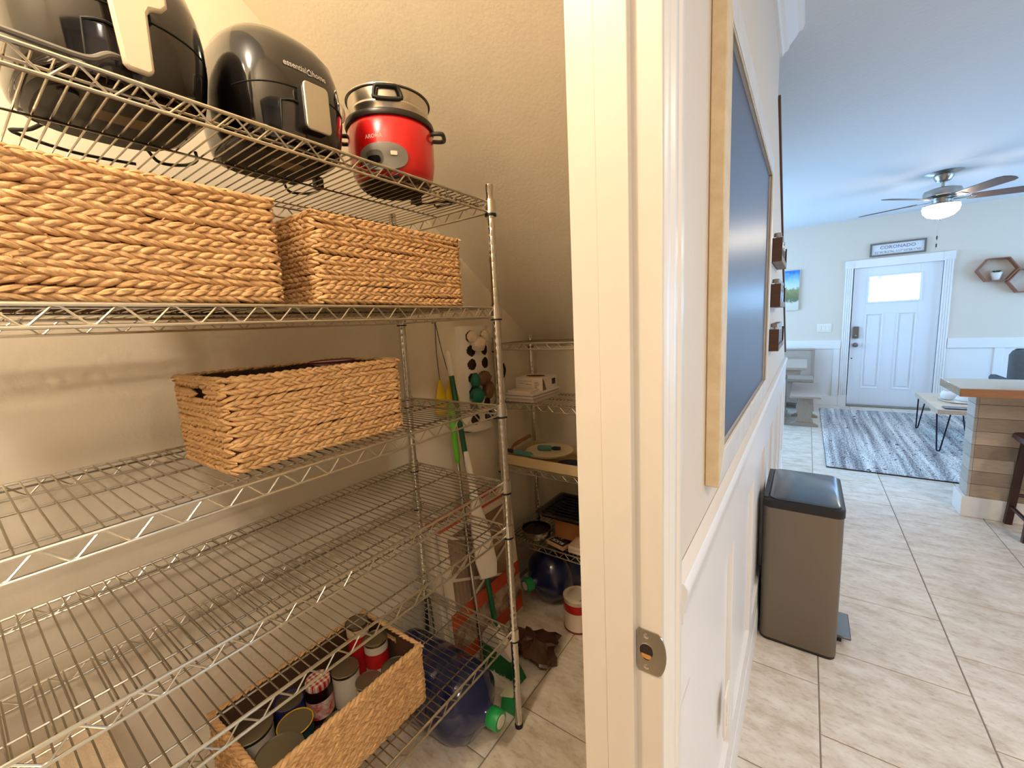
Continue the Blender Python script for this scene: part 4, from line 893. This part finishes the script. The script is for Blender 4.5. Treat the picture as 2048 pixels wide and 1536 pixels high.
# trash can
TCB = M('brown_steel', (128, 118, 106), .34, .9, bump=(5, .02)); tx0, tx1, ty0, ty1 = -.122, .150, 1.955, 2.375
tc = thing('trash_can', 'tall brown steel pedal bin with a dark lid against the white wainscot', 'trash can', (.014, 2.16, 0))
P('base', MB().rbox(tx0+.002, tx1-.002, ty0+.002, ty1-.002, .0005, .014, .03, 6), BLACKP, tc, .002)
P('body', MB().rbox(tx0, tx1, ty0, ty1, .0142, .616, .032, 8), TCB, tc, smooth=50)
P('lid_rim', MB().loft([rrect(tx0-.003, tx1+.003, ty0-.003, ty1+.003, .034, zz, 8) for zz in (.6162, .646)]+[rrect(tx0+.004, tx1-.004, ty0+.004, ty1-.004, .03, .650, 8)]), BLACKP, tc, smooth=40)
P('lid', MB().loft([rrect(tx0+.022, tx1-.010, ty0+.012, ty1-.012, .026, .6502, 8), rrect(tx0+.022, tx1-.010, ty0+.012, ty1-.012, .026, .655, 8), rrect(tx0+.026, tx1-.014, ty0+.016, ty1-.016, .024, .657, 8)]), M('lid_steel', (104, 108, 112), .22, .85), tc, smooth=40)
P('hinge', MB().box(tx0-.002, tx0+.018, ty0+.02, ty1-.02, .6465, .654), BLACKP, tc, .003)
pdl = P('pedal', MB().box(.152, .205, 2.075, 2.255, .034, .046), M('pedal_steel', (120, 122, 124), .3, .8), tc, .004)
P('pedal_arm', MB().box(.148, .175, 2.10, 2.13, .0006, .036), BLACKP, pdl, .002)

# ================================================================== FAR ROOM
def wood(nm, c, c2, st=(1, 8, 8), r=.5, sc=10): return M(nm, c, r, var=(sc, c2, .8, st))
GW = wood('grey_washed_wood', (192, 180, 168), (152, 138, 126), (2, 14, 14)); GW2 = wood('grey_washed_wood_upright', (178, 164, 150), (140, 124, 112), (14, 14, 2))
# half-wall bar with plank cladding
PLK = [M('plank_%d' % i, c, .65, var=(9, d, .9, (2, 2, 12))) for i, (c, d) in enumerate((((200, 182, 160), (160, 142, 122)), ((184, 166, 146), (150, 132, 114)), ((208, 192, 172), (172, 154, 134)), ((170, 152, 134), (136, 120, 104))))]
PLS = [M('daylit_plank_%d' % i, c, .6, var=(9, d, .9, (2, 2, 12))) for i, (c, d) in enumerate((((200, 196, 190), (168, 160, 152)), ((188, 184, 178), (156, 150, 142))))]  # end planks of the bar paler, strong daylight put into their colour
bar = thing('breakfast_bar', 'plank clad breakfast bar with a thick wooden top in the far room', 'bar counter', (1.8, 3.97, 0))
P('core', MB().box(.935, 2.75, 3.915, 4.055, .0005, .86), M('bar_core', (120, 100, 80), .8), bar)
zz = .135; r = 0
random.seed(3)
while zz < .855:
    h = min(.09, .86-zz); x = .918; first = True
    P('plank', MB().box(.918, .934, 3.898, 4.06, zz+.001, zz+h-.001), PLS[r % 2], bar, .0015)
    xs = [.934] + sorted(random.uniform(1.05, 2.6) for _ in range(3)) + [2.75]
    for a, b in zip(xs, xs[1:]):
        if b-a > .05: P('plank', MB().box(a+.0008, b-.0008, 3.898+random.uniform(0, .003), 3.914, zz+.001, zz+h-.001), PLK[random.randint(0, 3)], bar, .0015)
    zz += h; r += 1
P('kick_board', MB().box(.895, 2.75, 3.878, 3.897, .0005, .138).box(.895, .917, 3.897, 4.075, .0005, .138), TRIM2, bar, .002)
P('counter_top', MB().box(.775, 2.85, 3.59, 4.07, .8605, .912), M('counter_varnish', (196, 176, 150), .12, coat=.8, var=(6, (172, 150, 122), .7, (1, 6, 6))), bar, .003)
P('counter_edge', MB().box(.773, 2.85, 3.583, 3.5898, .862, .9105), wood('orange_edge_wood', (170, 122, 86), (140, 94, 62), (3, 20, 20)), bar, .002)
# bar stool
SW = M('dark_red_wood', (66, 28, 24), .4, var=(20, (44, 18, 16), .7)); 
st_ = thing('bar_stool', 'dark red-brown wooden stool tucked against the breakfast bar', 'stool', (1.27, 3.72, 0))
P('seat', MB().loft([rrect(1.085, 1.46, 3.575, 3.865, .04, .565), rrect(1.07, 1.475, 3.56, 3.872, .045, .583), rrect(1.075, 1.47, 3.565, 3.867, .045, .606), rrect(1.12, 1.42, 3.60, 3.83, .03, .600)]), SW, st_, smooth=50)
LG = {}
for sx in (0, 1):
    for sy in (0, 1):
        b_ = Vector(((1.105, 1.435)[sx], (3.585, 3.862)[sy], .0005)); t_ = Vector(((1.135, 1.405)[sx], (3.605, 3.842)[sy], .57)); LG[sx, sy] = (b_, t_)
        d = (t_-b_)/2; P('leg', MB().obox((b_+t_)/2, d, Vector((.017, 0, 0)), Vector((0, .017, 0))), SW, st_, .003)
def at(k, z): b_, t_ = LG[k]; return b_+(t_-b_)*(z/t_.z)
for (a, c, z) in (((0, 0), (0, 1), .12), ((1, 0), (1, 1), .12), ((0, 0), (1, 0), .2), ((0, 1), (1, 1), .2)): P('rung', MB().tube([at(a, z), at(c, z)], .011, 8), SW, st_)
# rug
def rug_mat():
    m = bpy.data.materials.new('grey_blue_rug'); m.use_nodes = True; nt = m.node_tree; b = nt.nodes['Principled BSDF']; b.inputs['Roughness'].default_value = .95
    g = nt.nodes.new('ShaderNodeNewGeometry'); mp = nt.nodes.new('ShaderNodeMapping'); mp.inputs['Scale'].default_value = (12, .5, 1); nt.links.new(g.outputs['Position'], mp.inputs[0])
    n = nt.nodes.new('ShaderNodeTexNoise'); n.inputs['Scale'].default_value = 1.4; n.inputs['Detail'].default_value = 4; nt.links.new(mp.outputs[0], n.inputs[0])
    mp2 = nt.nodes.new('ShaderNodeMapping'); mp2.inputs['Scale'].default_value = (60, 22, 1); nt.links.new(g.outputs['Position'], mp2.inputs[0])
    n2 = nt.nodes.new('ShaderNodeTexNoise'); n2.inputs['Scale'].default_value = 1.6; n2.inputs['Detail'].default_value = 3; nt.links.new(mp2.outputs[0], n2.inputs[0])
    mx = nt.nodes.new('ShaderNodeMath'); mx.operation = 'ADD'; nt.links.new(n.outputs[0], mx.inputs[0]); nt.links.new(n2.outputs[0], mx.inputs[1])
    r = nt.nodes.new('ShaderNodeValToRGB'); e = r.color_ramp.elements; e[0].position = .40; e[0].color = (*lin((108, 108, 114)), 1); e[1].position = .62; e[1].color = (*lin((236, 236, 234)), 1)
    x = e.new(.5); x.color = (*lin((178, 178, 180)), 1)
    hf = nt.nodes.new('ShaderNodeMath'); hf.operation = 'MULTIPLY'; hf.inputs[1].default_value = .5; nt.links.new(mx.outputs[0], hf.inputs[0]); nt.links.new(hf.outputs[0], r.inputs[0]); nt.links.new(r.outputs[0], b.inputs['Base Color']); return m
rg_ = thing('area_rug', 'grey and blue striped area rug in front of the entrance door', 'rug', (1.3, 5.98, 0))
V = []; F = []; nx, ny = 130, 90
for j in range(ny+1):
    for i in range(nx+1): V.append((.195+2.3*i/nx, 4.588+2.80*j/ny, .009+random.uniform(0, .0035)))
F = [(j*(nx+1)+i, j*(nx+1)+i+1, (j+1)*(nx+1)+i+1, (j+1)*(nx+1)+i) for j in range(ny) for i in range(nx)]
RUGM = rug_mat()
P('pile', MB().add(V, F), RUGM, rg_, smooth=0)
P('backing', MB().box(.193, 2.497, 4.585, 7.39, .0005, .0095), M('rug_backing', (70, 62, 66), .9), rg_)
# hairpin-leg bench table
HB = thing('coffee_table', 'low wooden table with black hairpin legs standing on the rug', 'table', (1.28, 5.98, 0))
zr = .0150
P('table_top', MB().box(1.045, 1.51, 5.47, 6.50, .385, .43), wood('pale_striped_wood', (222, 206, 186), (184, 162, 140), (14, 1, 1)), HB, .003)
HPM = M('black_iron', (16, 18, 44), .4, .5)
for x, sx in ((1.10, -1), (1.455, 1)):
    for y, sy in ((5.53, -1), (6.44, 1)):
        f_ = Vector((x+sx*.02, y+sy*.03, zr+.005)); vd = Vector((1, -sx*sy, 0)).normalized(); c_ = Vector((x, y, .384))
        P('hairpin_leg', MB().tube([c_-vd*.055, f_-vd*.014+Vector((0, 0, .012)), f_-vd*.010, f_+vd*.010, f_+vd*.014+Vector((0, 0, .012)), c_+vd*.055], .0062, 8), HPM, HB)
ty = thing('oval_tray', 'white oval tray on the low hairpin-leg table', 'tray', (1.28, 6.02, .4302))
P('tray_dish', MB().loft([sell(1.29, 6.02, .14*k, .21*k, .4303+h, 2, 36) for k, h in ((.9, 0), (1, .014), (.97, .014), (.88, .004))]), PLW, ty)
for i, (x, y, lb) in enumerate(((1.225, 6.06, 'left'), (1.338, 5.985, 'right'))):
    T1('round_vase', MB().lathe([(.03, 0), (.05, .012), (.062, .045), (.055, .078), (.035, .092), (.033, .088), (.05, .07), (.056, .045), (.04, .015), (.001, .01)], (x, y, .4346), 28), M('vase_white_%d' % i, (226, 230, 236), .4), 'round white pot on the '+lb+' of the oval tray', 'pot', (x, y, .4346), 'white pots on the tray', smooth=60)
T1('tablet', MB().rbox(1.10, 1.30, 5.50, 5.63, .4303, .4405, .012), M('black_glass', (30, 34, 56), .15), 'flat dark tablet on the near end of the low table', 'tablet', (1.2, 5.56, .4303), bevel=.002)
# grey armchair beyond the bar
GF = M('grey_upholstery', (92, 98, 102), .9, bump=(200, .6), var=(30, (76, 82, 86), .7)); ac = thing('armchair', 'grey upholstered armchair beyond the breakfast bar', 'armchair', (2.1, 6.75, 0))
P('backrest', MB().loft([rrect(1.735-a, 2.45+a, 6.42-a, 6.55+a, .05, zz) for zz, a in ((.18, -.01), (.22, 0), (.86, .005), (.905, -.012), (.925, -.04))]), GF, ac, smooth=60)
P('seat_cushion', MB().loft([rrect(1.812, 2.373, 6.56, 7.12, .05, zz) for zz in (.22, .42)]+[rrect(1.83, 2.355, 6.58, 7.10, .05, .44)]), GF, ac, smooth=60)
for x0, x1 in ((1.745, 1.81), (2.375, 2.44)): P('armrest', MB().loft([rrect(x0, x1, 6.56, 7.10, .025, zz) for zz in (.18, .56)]+[rrect(x0+.01, x1-.01, 6.57, 7.09, .025, .585)]), GF, ac, smooth=60)
for x in (1.76, 2.42):
    for y in (6.46, 7.06): P('leg', MB().lathe([(.014, zr+.001), (.022, .19)], (x, y, 0), 12), SW, ac)
# dining nook: trestle bench, table, corner bench
def scroll(x0, x1, z0, z1, waist):
    cx = (x0+x1)/2; hw = (x1-x0)/2; pts = []
    for s_ in (1, -1):
        seq = [(0, 1), (.08, .98), (.22, .72), (.38, .86), (.52, 1.02), (.66, .9), (.8, waist), (.92, .9), (1, 1)]
        if s_ < 0: seq = seq[::-1]
        pts += [(cx+s_*hw*k, z0+(z1-z0)*q) for q, k in seq]
    return pts
nb = thing('trestle_bench', 'small grey-washed trestle bench with scrolled ends by the rug', 'bench', (.02, 6.45, 0))
P('seat', MB().box(-.135, .165, 5.86, 7.02, .405, .430), GW, nb, .004)
for y in (6.17, 6.72):
    P('scroll_leg', MB().prism(scroll(-.075, .105, .045, .405, .8), 1, y, y+.03), GW2, nb, .003)
    P('foot', MB().prism([(-.13, .0005), (.16, .0005), (.16, .022), (.12, .045), (-.09, .045), (-.13, .022)], 1, y-.012, y+.042), GW2, nb, .003)
P('stretcher', MB().box(.0, .03, 6.20, 6.72, .20, .26), GW2, nb, .002)
dt = thing('dining_table', 'grey-washed dining table in the nook behind the trestle bench', 'table', (-.45, 6.55, 0))
P('table_top', MB().box(-.95, .018, 5.99, 7.06, .722, .752), GW, dt, .004)
P('apron', MB().box(-.88, -.04, 6.06, 6.09, .652, .7218).box(-.88, -.04, 6.96, 6.99, .652, .7218).box(-.07, -.04, 6.09, 6.96, .652, .7218), GW, dt, .002)
for x in (-.82, -.24):
    P('trestle_leg', MB().prism([(6.42, .05), (6.63, .05), (6.60, .4), (6.66, .6522), (6.39, .6522), (6.45, .4)], 0, x, x+.05), GW2, dt, .003)
    P('foot', MB().box(x-.01, x+.06, 6.15, 6.90, .0005, .05), GW2, dt, .006)
kb = thing('corner_bench', 'grey-washed corner bench with high back along the front wall', 'bench', (-.5, 7.45, 0))
P('seat', MB().box(-1.40, .100, 7.16, 7.60, .415, .455), GW, kb, .004)
P('backrest', MB().box(-1.40, .075, 7.60, 7.635, .455, .84), GW, kb, .003)
P('back_top_rail', MB().box(-1.42, .112, 7.585, 7.65, .8402, .862), GW, kb, .004)
P('end_post', MB().box(.0752, .110, 7.585, 7.648, .0005, .84), GW2, kb, .003)
P('end_panel', MB().prism(scroll(7.22, 7.58, .0005, .4148, .85), 0, .055, .085), GW2, kb, .002)
P('skirt_board', MB().box(-1.40, .05, 7.2, 7.225, .10, .4148), GW, kb, .002)
P('arched_rail', MB().prism([(-.75+.68*cos(R(a)), .74+.06*sin(R(a))) for a in range(0, 181, 12)]+[(-1.43+.03, .73), (-.07, .73)], 1, 7.592, 7.5998), GW, kb)
P('foot', MB().box(.05, .12, 7.15, 7.60, .0006, .05), M('bench_foot_red', (110, 62, 52), .5), kb, .003)
# things on the front wall
cv = thing('beach_canvas', 'canvas picture of a beach with dune grass on the front wall', 'picture', (-.22, YF, 1.44))
P('stretcher_frame', MB().box(-.36, -.121, YF-.036, YF-.0005, 1.437, 2.03), M('canvas_edge', (206, 214, 216), .8), cv, .002)
def beach():
    m = bpy.data.materials.new('beach_print'); m.use_nodes = True; nt = m.node_tree; b = nt.nodes['Principled BSDF']; b.inputs['Roughness'].default_value = .7
    g = nt.nodes.new('ShaderNodeNewGeometry'); s_ = nt.nodes.new('ShaderNodeSeparateXYZ'); nt.links.new(g.outputs['Position'], s_.inputs[0])
    n = nt.nodes.new('ShaderNodeTexNoise'); n.inputs['Scale'].default_value = 22; n.inputs['Detail'].default_value = 5; nt.links.new(g.outputs['Position'], n.inputs[0])
    a = nt.nodes.new('ShaderNodeMath'); a.operation = 'MULTIPLY_ADD'; a.inputs[1].default_value = .16; nt.links.new(n.outputs[0], a.inputs[0]); nt.links.new(s_.outputs[2], a.inputs[2])
    mr = nt.nodes.new('ShaderNodeMapRange'); mr.inputs[1].default_value = 1.52; mr.inputs[2].default_value = 2.11; nt.links.new(a.outputs[0], mr.inputs[0])
    r = nt.nodes.new('ShaderNodeValToRGB'); e = r.color_ramp.elements; e[0].position = 0; e[0].color = (*lin((206, 204, 190)), 1); e[1].position = 1; e[1].color = (*lin((40, 120, 205)), 1)
    for p, c in ((.18, (214, 210, 196)), (.24, (104, 116, 84)), (.42, (128, 132, 88)), (.54, (156, 156, 110)), (.58, (206, 222, 226)), (.74, (150, 200, 230))): e.new(p).color = (*lin(c), 1)
    nt.links.new(mr.outputs[0], r.inputs[0]); nt.links.new(r.outputs[0], b.inputs['Base Color']); return m
P('printed_face', MB().box(-.359, -.122, YF-.0372, YF-.0361, 1.438, 2.029), beach(), cv)
sg = thing('wall_sign', 'framed CORONADO sign with map coordinates above the entrance door', 'sign', (.948, YF, 2.105))
SF = M('sign_frame_grey', (110, 104, 100), .6); sx0, sx1, sz0, sz1 = .668, 1.228, 2.108, 2.282
for q in ((sx0, sx1, sz0, sz0+.02), (sx0, sx1, sz1-.02, sz1), (sx0, sx0+.02, sz0+.02, sz1-.02), (sx1-.02, sx1, sz0+.02, sz1-.02)): P('frame_bar', MB().box(q[0], q[1], YF-.03, YF-.0005, q[2], q[3]), SF, sg, .002)
P('face_board', MB().box(sx0+.02, sx1-.02, YF-.014, YF-.001, sz0+.02, sz1-.02), M('sign_white', (222, 224, 228), .5), sg)
SGT = M('sign_grey_letters', (122, 126, 136), .6)
P('lettering', text_mesh('CORONADO', .058, SGT, frame_x((.948, YF-.0146, 2.218), (1, 0, 0), (0, 0, 1)), .0006, .0008, space=1.05), SGT, sg, smooth=0)
P('lettering', text_mesh('32°41\'8.2"N, 117°10\'58.1"W', .040, SGT, frame_x((.948, YF-.0146, 2.157), (1, 0, 0), (0, 0, 1)), .0006, .0004), SGT, sg, smooth=0)
sw = thing('light_switch', 'white triple switch plate on the wall left of the entrance door', 'switch', (.205, YF, 1.10))
P('plate', MB().box(.118, .293, YF-.007, YF-.0005, 1.094, 1.215), WHITE, sw, .002)
for k in range(3): P('rocker', MB().box(.136+k*.051, .170+k*.051, YF-.012, YF-.007, 1.12, 1.19), WHITE, sw, .002)
# hexagon shelves
HXW = wood('reddish_shelf_wood', (158, 104, 74), (126, 78, 54), (8, 8, 8))
def hexshelf(label, cx, cz, r):
    t = thing('hexagon_shelf', label, 'shelf', (cx, YF, cz-r), 'hexagon shelves')
    for k in range(6):
        a0, a1 = R(60*k), R(60*k+60); o0, o1 = (cx+r*cos(a0), cz+r*.9*sin(a0)), (cx+r*cos(a1), cz+r*.9*sin(a1)); q = .92
        i0, i1 = (cx+(o0[0]-cx)*q, cz+(o0[1]-cz)*q), (cx+(o1[0]-cx)*q, cz+(o1[1]-cz)*q)
        P('side_board', MB().prism([o0, o1, i1, i0], 1, YF-.105, YF-.0006), HXW, t, .001)
    return t
hexshelf('hexagonal wooden wall shelf holding the small potted plant', 1.862, 1.802, .178); hexshelf('lower right hexagonal wooden wall shelf at the picture edge', 2.128, 1.648, .178)
pz = 1.802-.178*.9*sin(R(60))*.92+.0005
pp = thing('potted_plant', 'small white potted plant on the hexagonal shelf', 'potted plant', (1.86, YF-.055, pz))
P('pot', MB().lathe([(.034, 0), (.036, .002), (.052, .085), (.054, .092), (.05, .092), (.046, .08), (.001, .078)], (1.86, YF-.055, pz), 28), PLW, pp)
lf = MB()
for k in range(60):
    a = random.uniform(0, 2*pi); l_ = random.uniform(.025, .05); c = Vector((1.86, YF-.055, pz+.082)); d = Vector((cos(a)*.8, sin(a)*.6, random.uniform(.5, 1.0))).normalized()
    strand(lf, c+d*l_*.6, d, d.orthogonal().normalized(), d.cross(d.orthogonal()).normalized(), l_, .011, .003)
P('leaves', lf, M('plant_green', (66, 96, 66), .6), pp, kind='stuff')
T1('small_ornament', MB().lathe([(.018, 0), (.022, .01), (.02, .07), (.012, .085), (.012, .1), (.001, .101)], (2.128, YF-.05, 1.648+.178*.9*sin(R(60))+.0015), 18), M('ornament_cream', (214, 206, 180), .5), 'small cream ornament standing on top of the right hexagonal shelf', 'ornament', (2.128, YF-.05, 1.648+.178*.9*sin(R(60))+.0015))

# ================================================================== LAMPS
def lamp(kind, loc, energy, col, size, name, rot=None, spread=None):
    l = bpy.data.lights.new(name, kind); l.energy = energy; l.color = col
    if kind == 'POINT': l.shadow_soft_size = size
    else:
        l.shape = 'DISK'; l.size = size
        if spread: l.spread = spread
    o = bpy.data.objects.new(name, l); o.location = loc; COL.objects.link(o)
    if rot: o.rotation_euler = rot
    return o
FX, FY = .99, 5.74
NIK = M('fan_nickel', (176, 172, 166), .28, .95); BLD = wood('fan_blade_wood', (104, 82, 74), (78, 60, 54), (8, 8, 1))
fan = thing('ceiling_fan', 'five-bladed ceiling fan with a lit glass bowl in the far room', 'ceiling fan', (FX, FY, 2.22))
P('ceiling_medallion', MB().lathe([(.001, CZ-.022), (.06, CZ-.022), (.10, CZ-.014), (.135, CZ-.0005)], (FX, FY, 0), 40), NIK, fan)
P('canopy', MB().lathe([(.018, CZ-.085), (.05, CZ-.075), (.068, CZ-.045), (.07, CZ-.0225)], (FX, FY, 0), 32), NIK, fan)
P('downrod', MB().lathe([(.0125, CZ-.14), (.0125, CZ-.08)], (FX, FY, 0), 16), NIK, fan)
P('motor_housing', MB().lathe([(.03, 2.505), (.09, 2.50), (.128, 2.485), (.135, 2.465), (.132, 2.43), (.115, 2.415), (.07, 2.41), (.065, 2.37), (.125, 2.355), (.13, 2.345), (.03, 2.343)], (FX, FY, 0), 44), NIK, fan)
GLB = M('lit_frosted_glass', (255, 244, 226), .4, emit=((255, 238, 212), 40))
P('glass_bowl', MB().lathe([(.128, 2.3425), (.132, 2.325), (.122, 2.285), (.09, 2.25), (.045, 2.234), (.001, 2.231)], (FX, FY, 0), 40), GLB, fan, label='glowing frosted glass bowl', smooth=60)
P('finial', MB().lathe([(.001, 2.208), (.009, 2.214), (.011, 2.224), (.006, 2.231)], (FX, FY, 0), 16), NIK, fan)
P('pull_chain', MB().tube([(FX-.03, FY-.02, 2.345), (FX-.032, FY-.135, 2.33), (FX-.032, FY-.137, 2.10), (FX-.034, FY-.137, 1.93)], .0016, 6), M('chain_pale', (190, 190, 186), .4, .6), fan)
for zz in (1.95, 2.02): P('chain_fob', MB().lathe([(.003, 0), (.005, .008), (.005, .03), (.002, .036)], (FX-.033, FY-.137, zz), 10), SW, fan)
for k in range(5):
    a = R(153.6+72*k); d = Vector((cos(a), sin(a), 0)); s_ = Vector((-sin(a), cos(a), 0)); pitch = R(-12); sv = s_*cos(pitch)+Vector((0, 0, 1))*sin(pitch); nv = d.cross(sv); c = Vector((FX, FY, 2.398))
    ol = [(.19, -.05), (.24, -.058), (.58, -.068), (.625, -.055), (.645, -.02), (.645, .02), (.625, .055), (.58, .068), (.24, .058), (.19, .05)]
    mb = MB(); V = [c+d*u+sv*v+nv*q for q in (-.003, .003) for u, v in ol]; n = len(ol)
    mb.add(V, [tuple(range(n))[::-1], tuple(range(n, 2*n))]+[(i, (i+1) % n, n+(i+1) % n, n+i) for i in range(n)])
    bl_ = P('blade', mb, BLD, fan, .001)
    P('blade_iron', MB().obox(c+d*.155-nv*.006, d*.075, sv*.016, nv*.0025).obox(c+d*.215-nv*.006, d*.022, sv*.032, nv*.0022), NIK, bl_, .001)
# pantry ceiling lamp (out of frame above) and kitchen downlights
PLX, PLY = -.60, -.27
pl = thing('ceiling_lamp', 'bare bulb holder on the pantry ceiling', 'lamp', (PLX, PLY, 2.5))
P('lamp_holder', MB().lathe([(.03, CZ-.05), (.045, CZ-.035), (.06, CZ-.001)], (PLX, PLY, 0), 28), WHITE, pl)
lamp('POINT', (PLX, PLY, 2.50), 19, (1, .82, .59), .05, 'pantry_bulb')
lamp('AREA', (PLX, PLY, 2.58), 10, (1, .82, .59), .16, 'pantry_down_fill')  # fill light added under the bulb, sends more light down the pantry
for i, (x, y) in enumerate(((.95, -.55), (1.9, 1.9), (2.9, .3))):
    dl = thing('downlight', ('near', 'middle', 'right')[i]+' recessed kitchen ceiling downlight', 'downlight', (x, y, CZ-.01))
    q = .30 if i == 0 else .10
    P('trim_ring', MB().lathe([(q*.75, CZ-.012), (q*.95, CZ-.010), (q, CZ-.0005), (q*.75, CZ-.0005)], (x, y, 0), 32, cap=False), WHITE, dl)
    lamp('AREA', (x, y, CZ-.014), (35, 22, 22)[i], ((1, .82, .63), (1, .84, .66), (1, .84, .66))[i], (.40, .14, .14)[i], 'downlight_bulb')
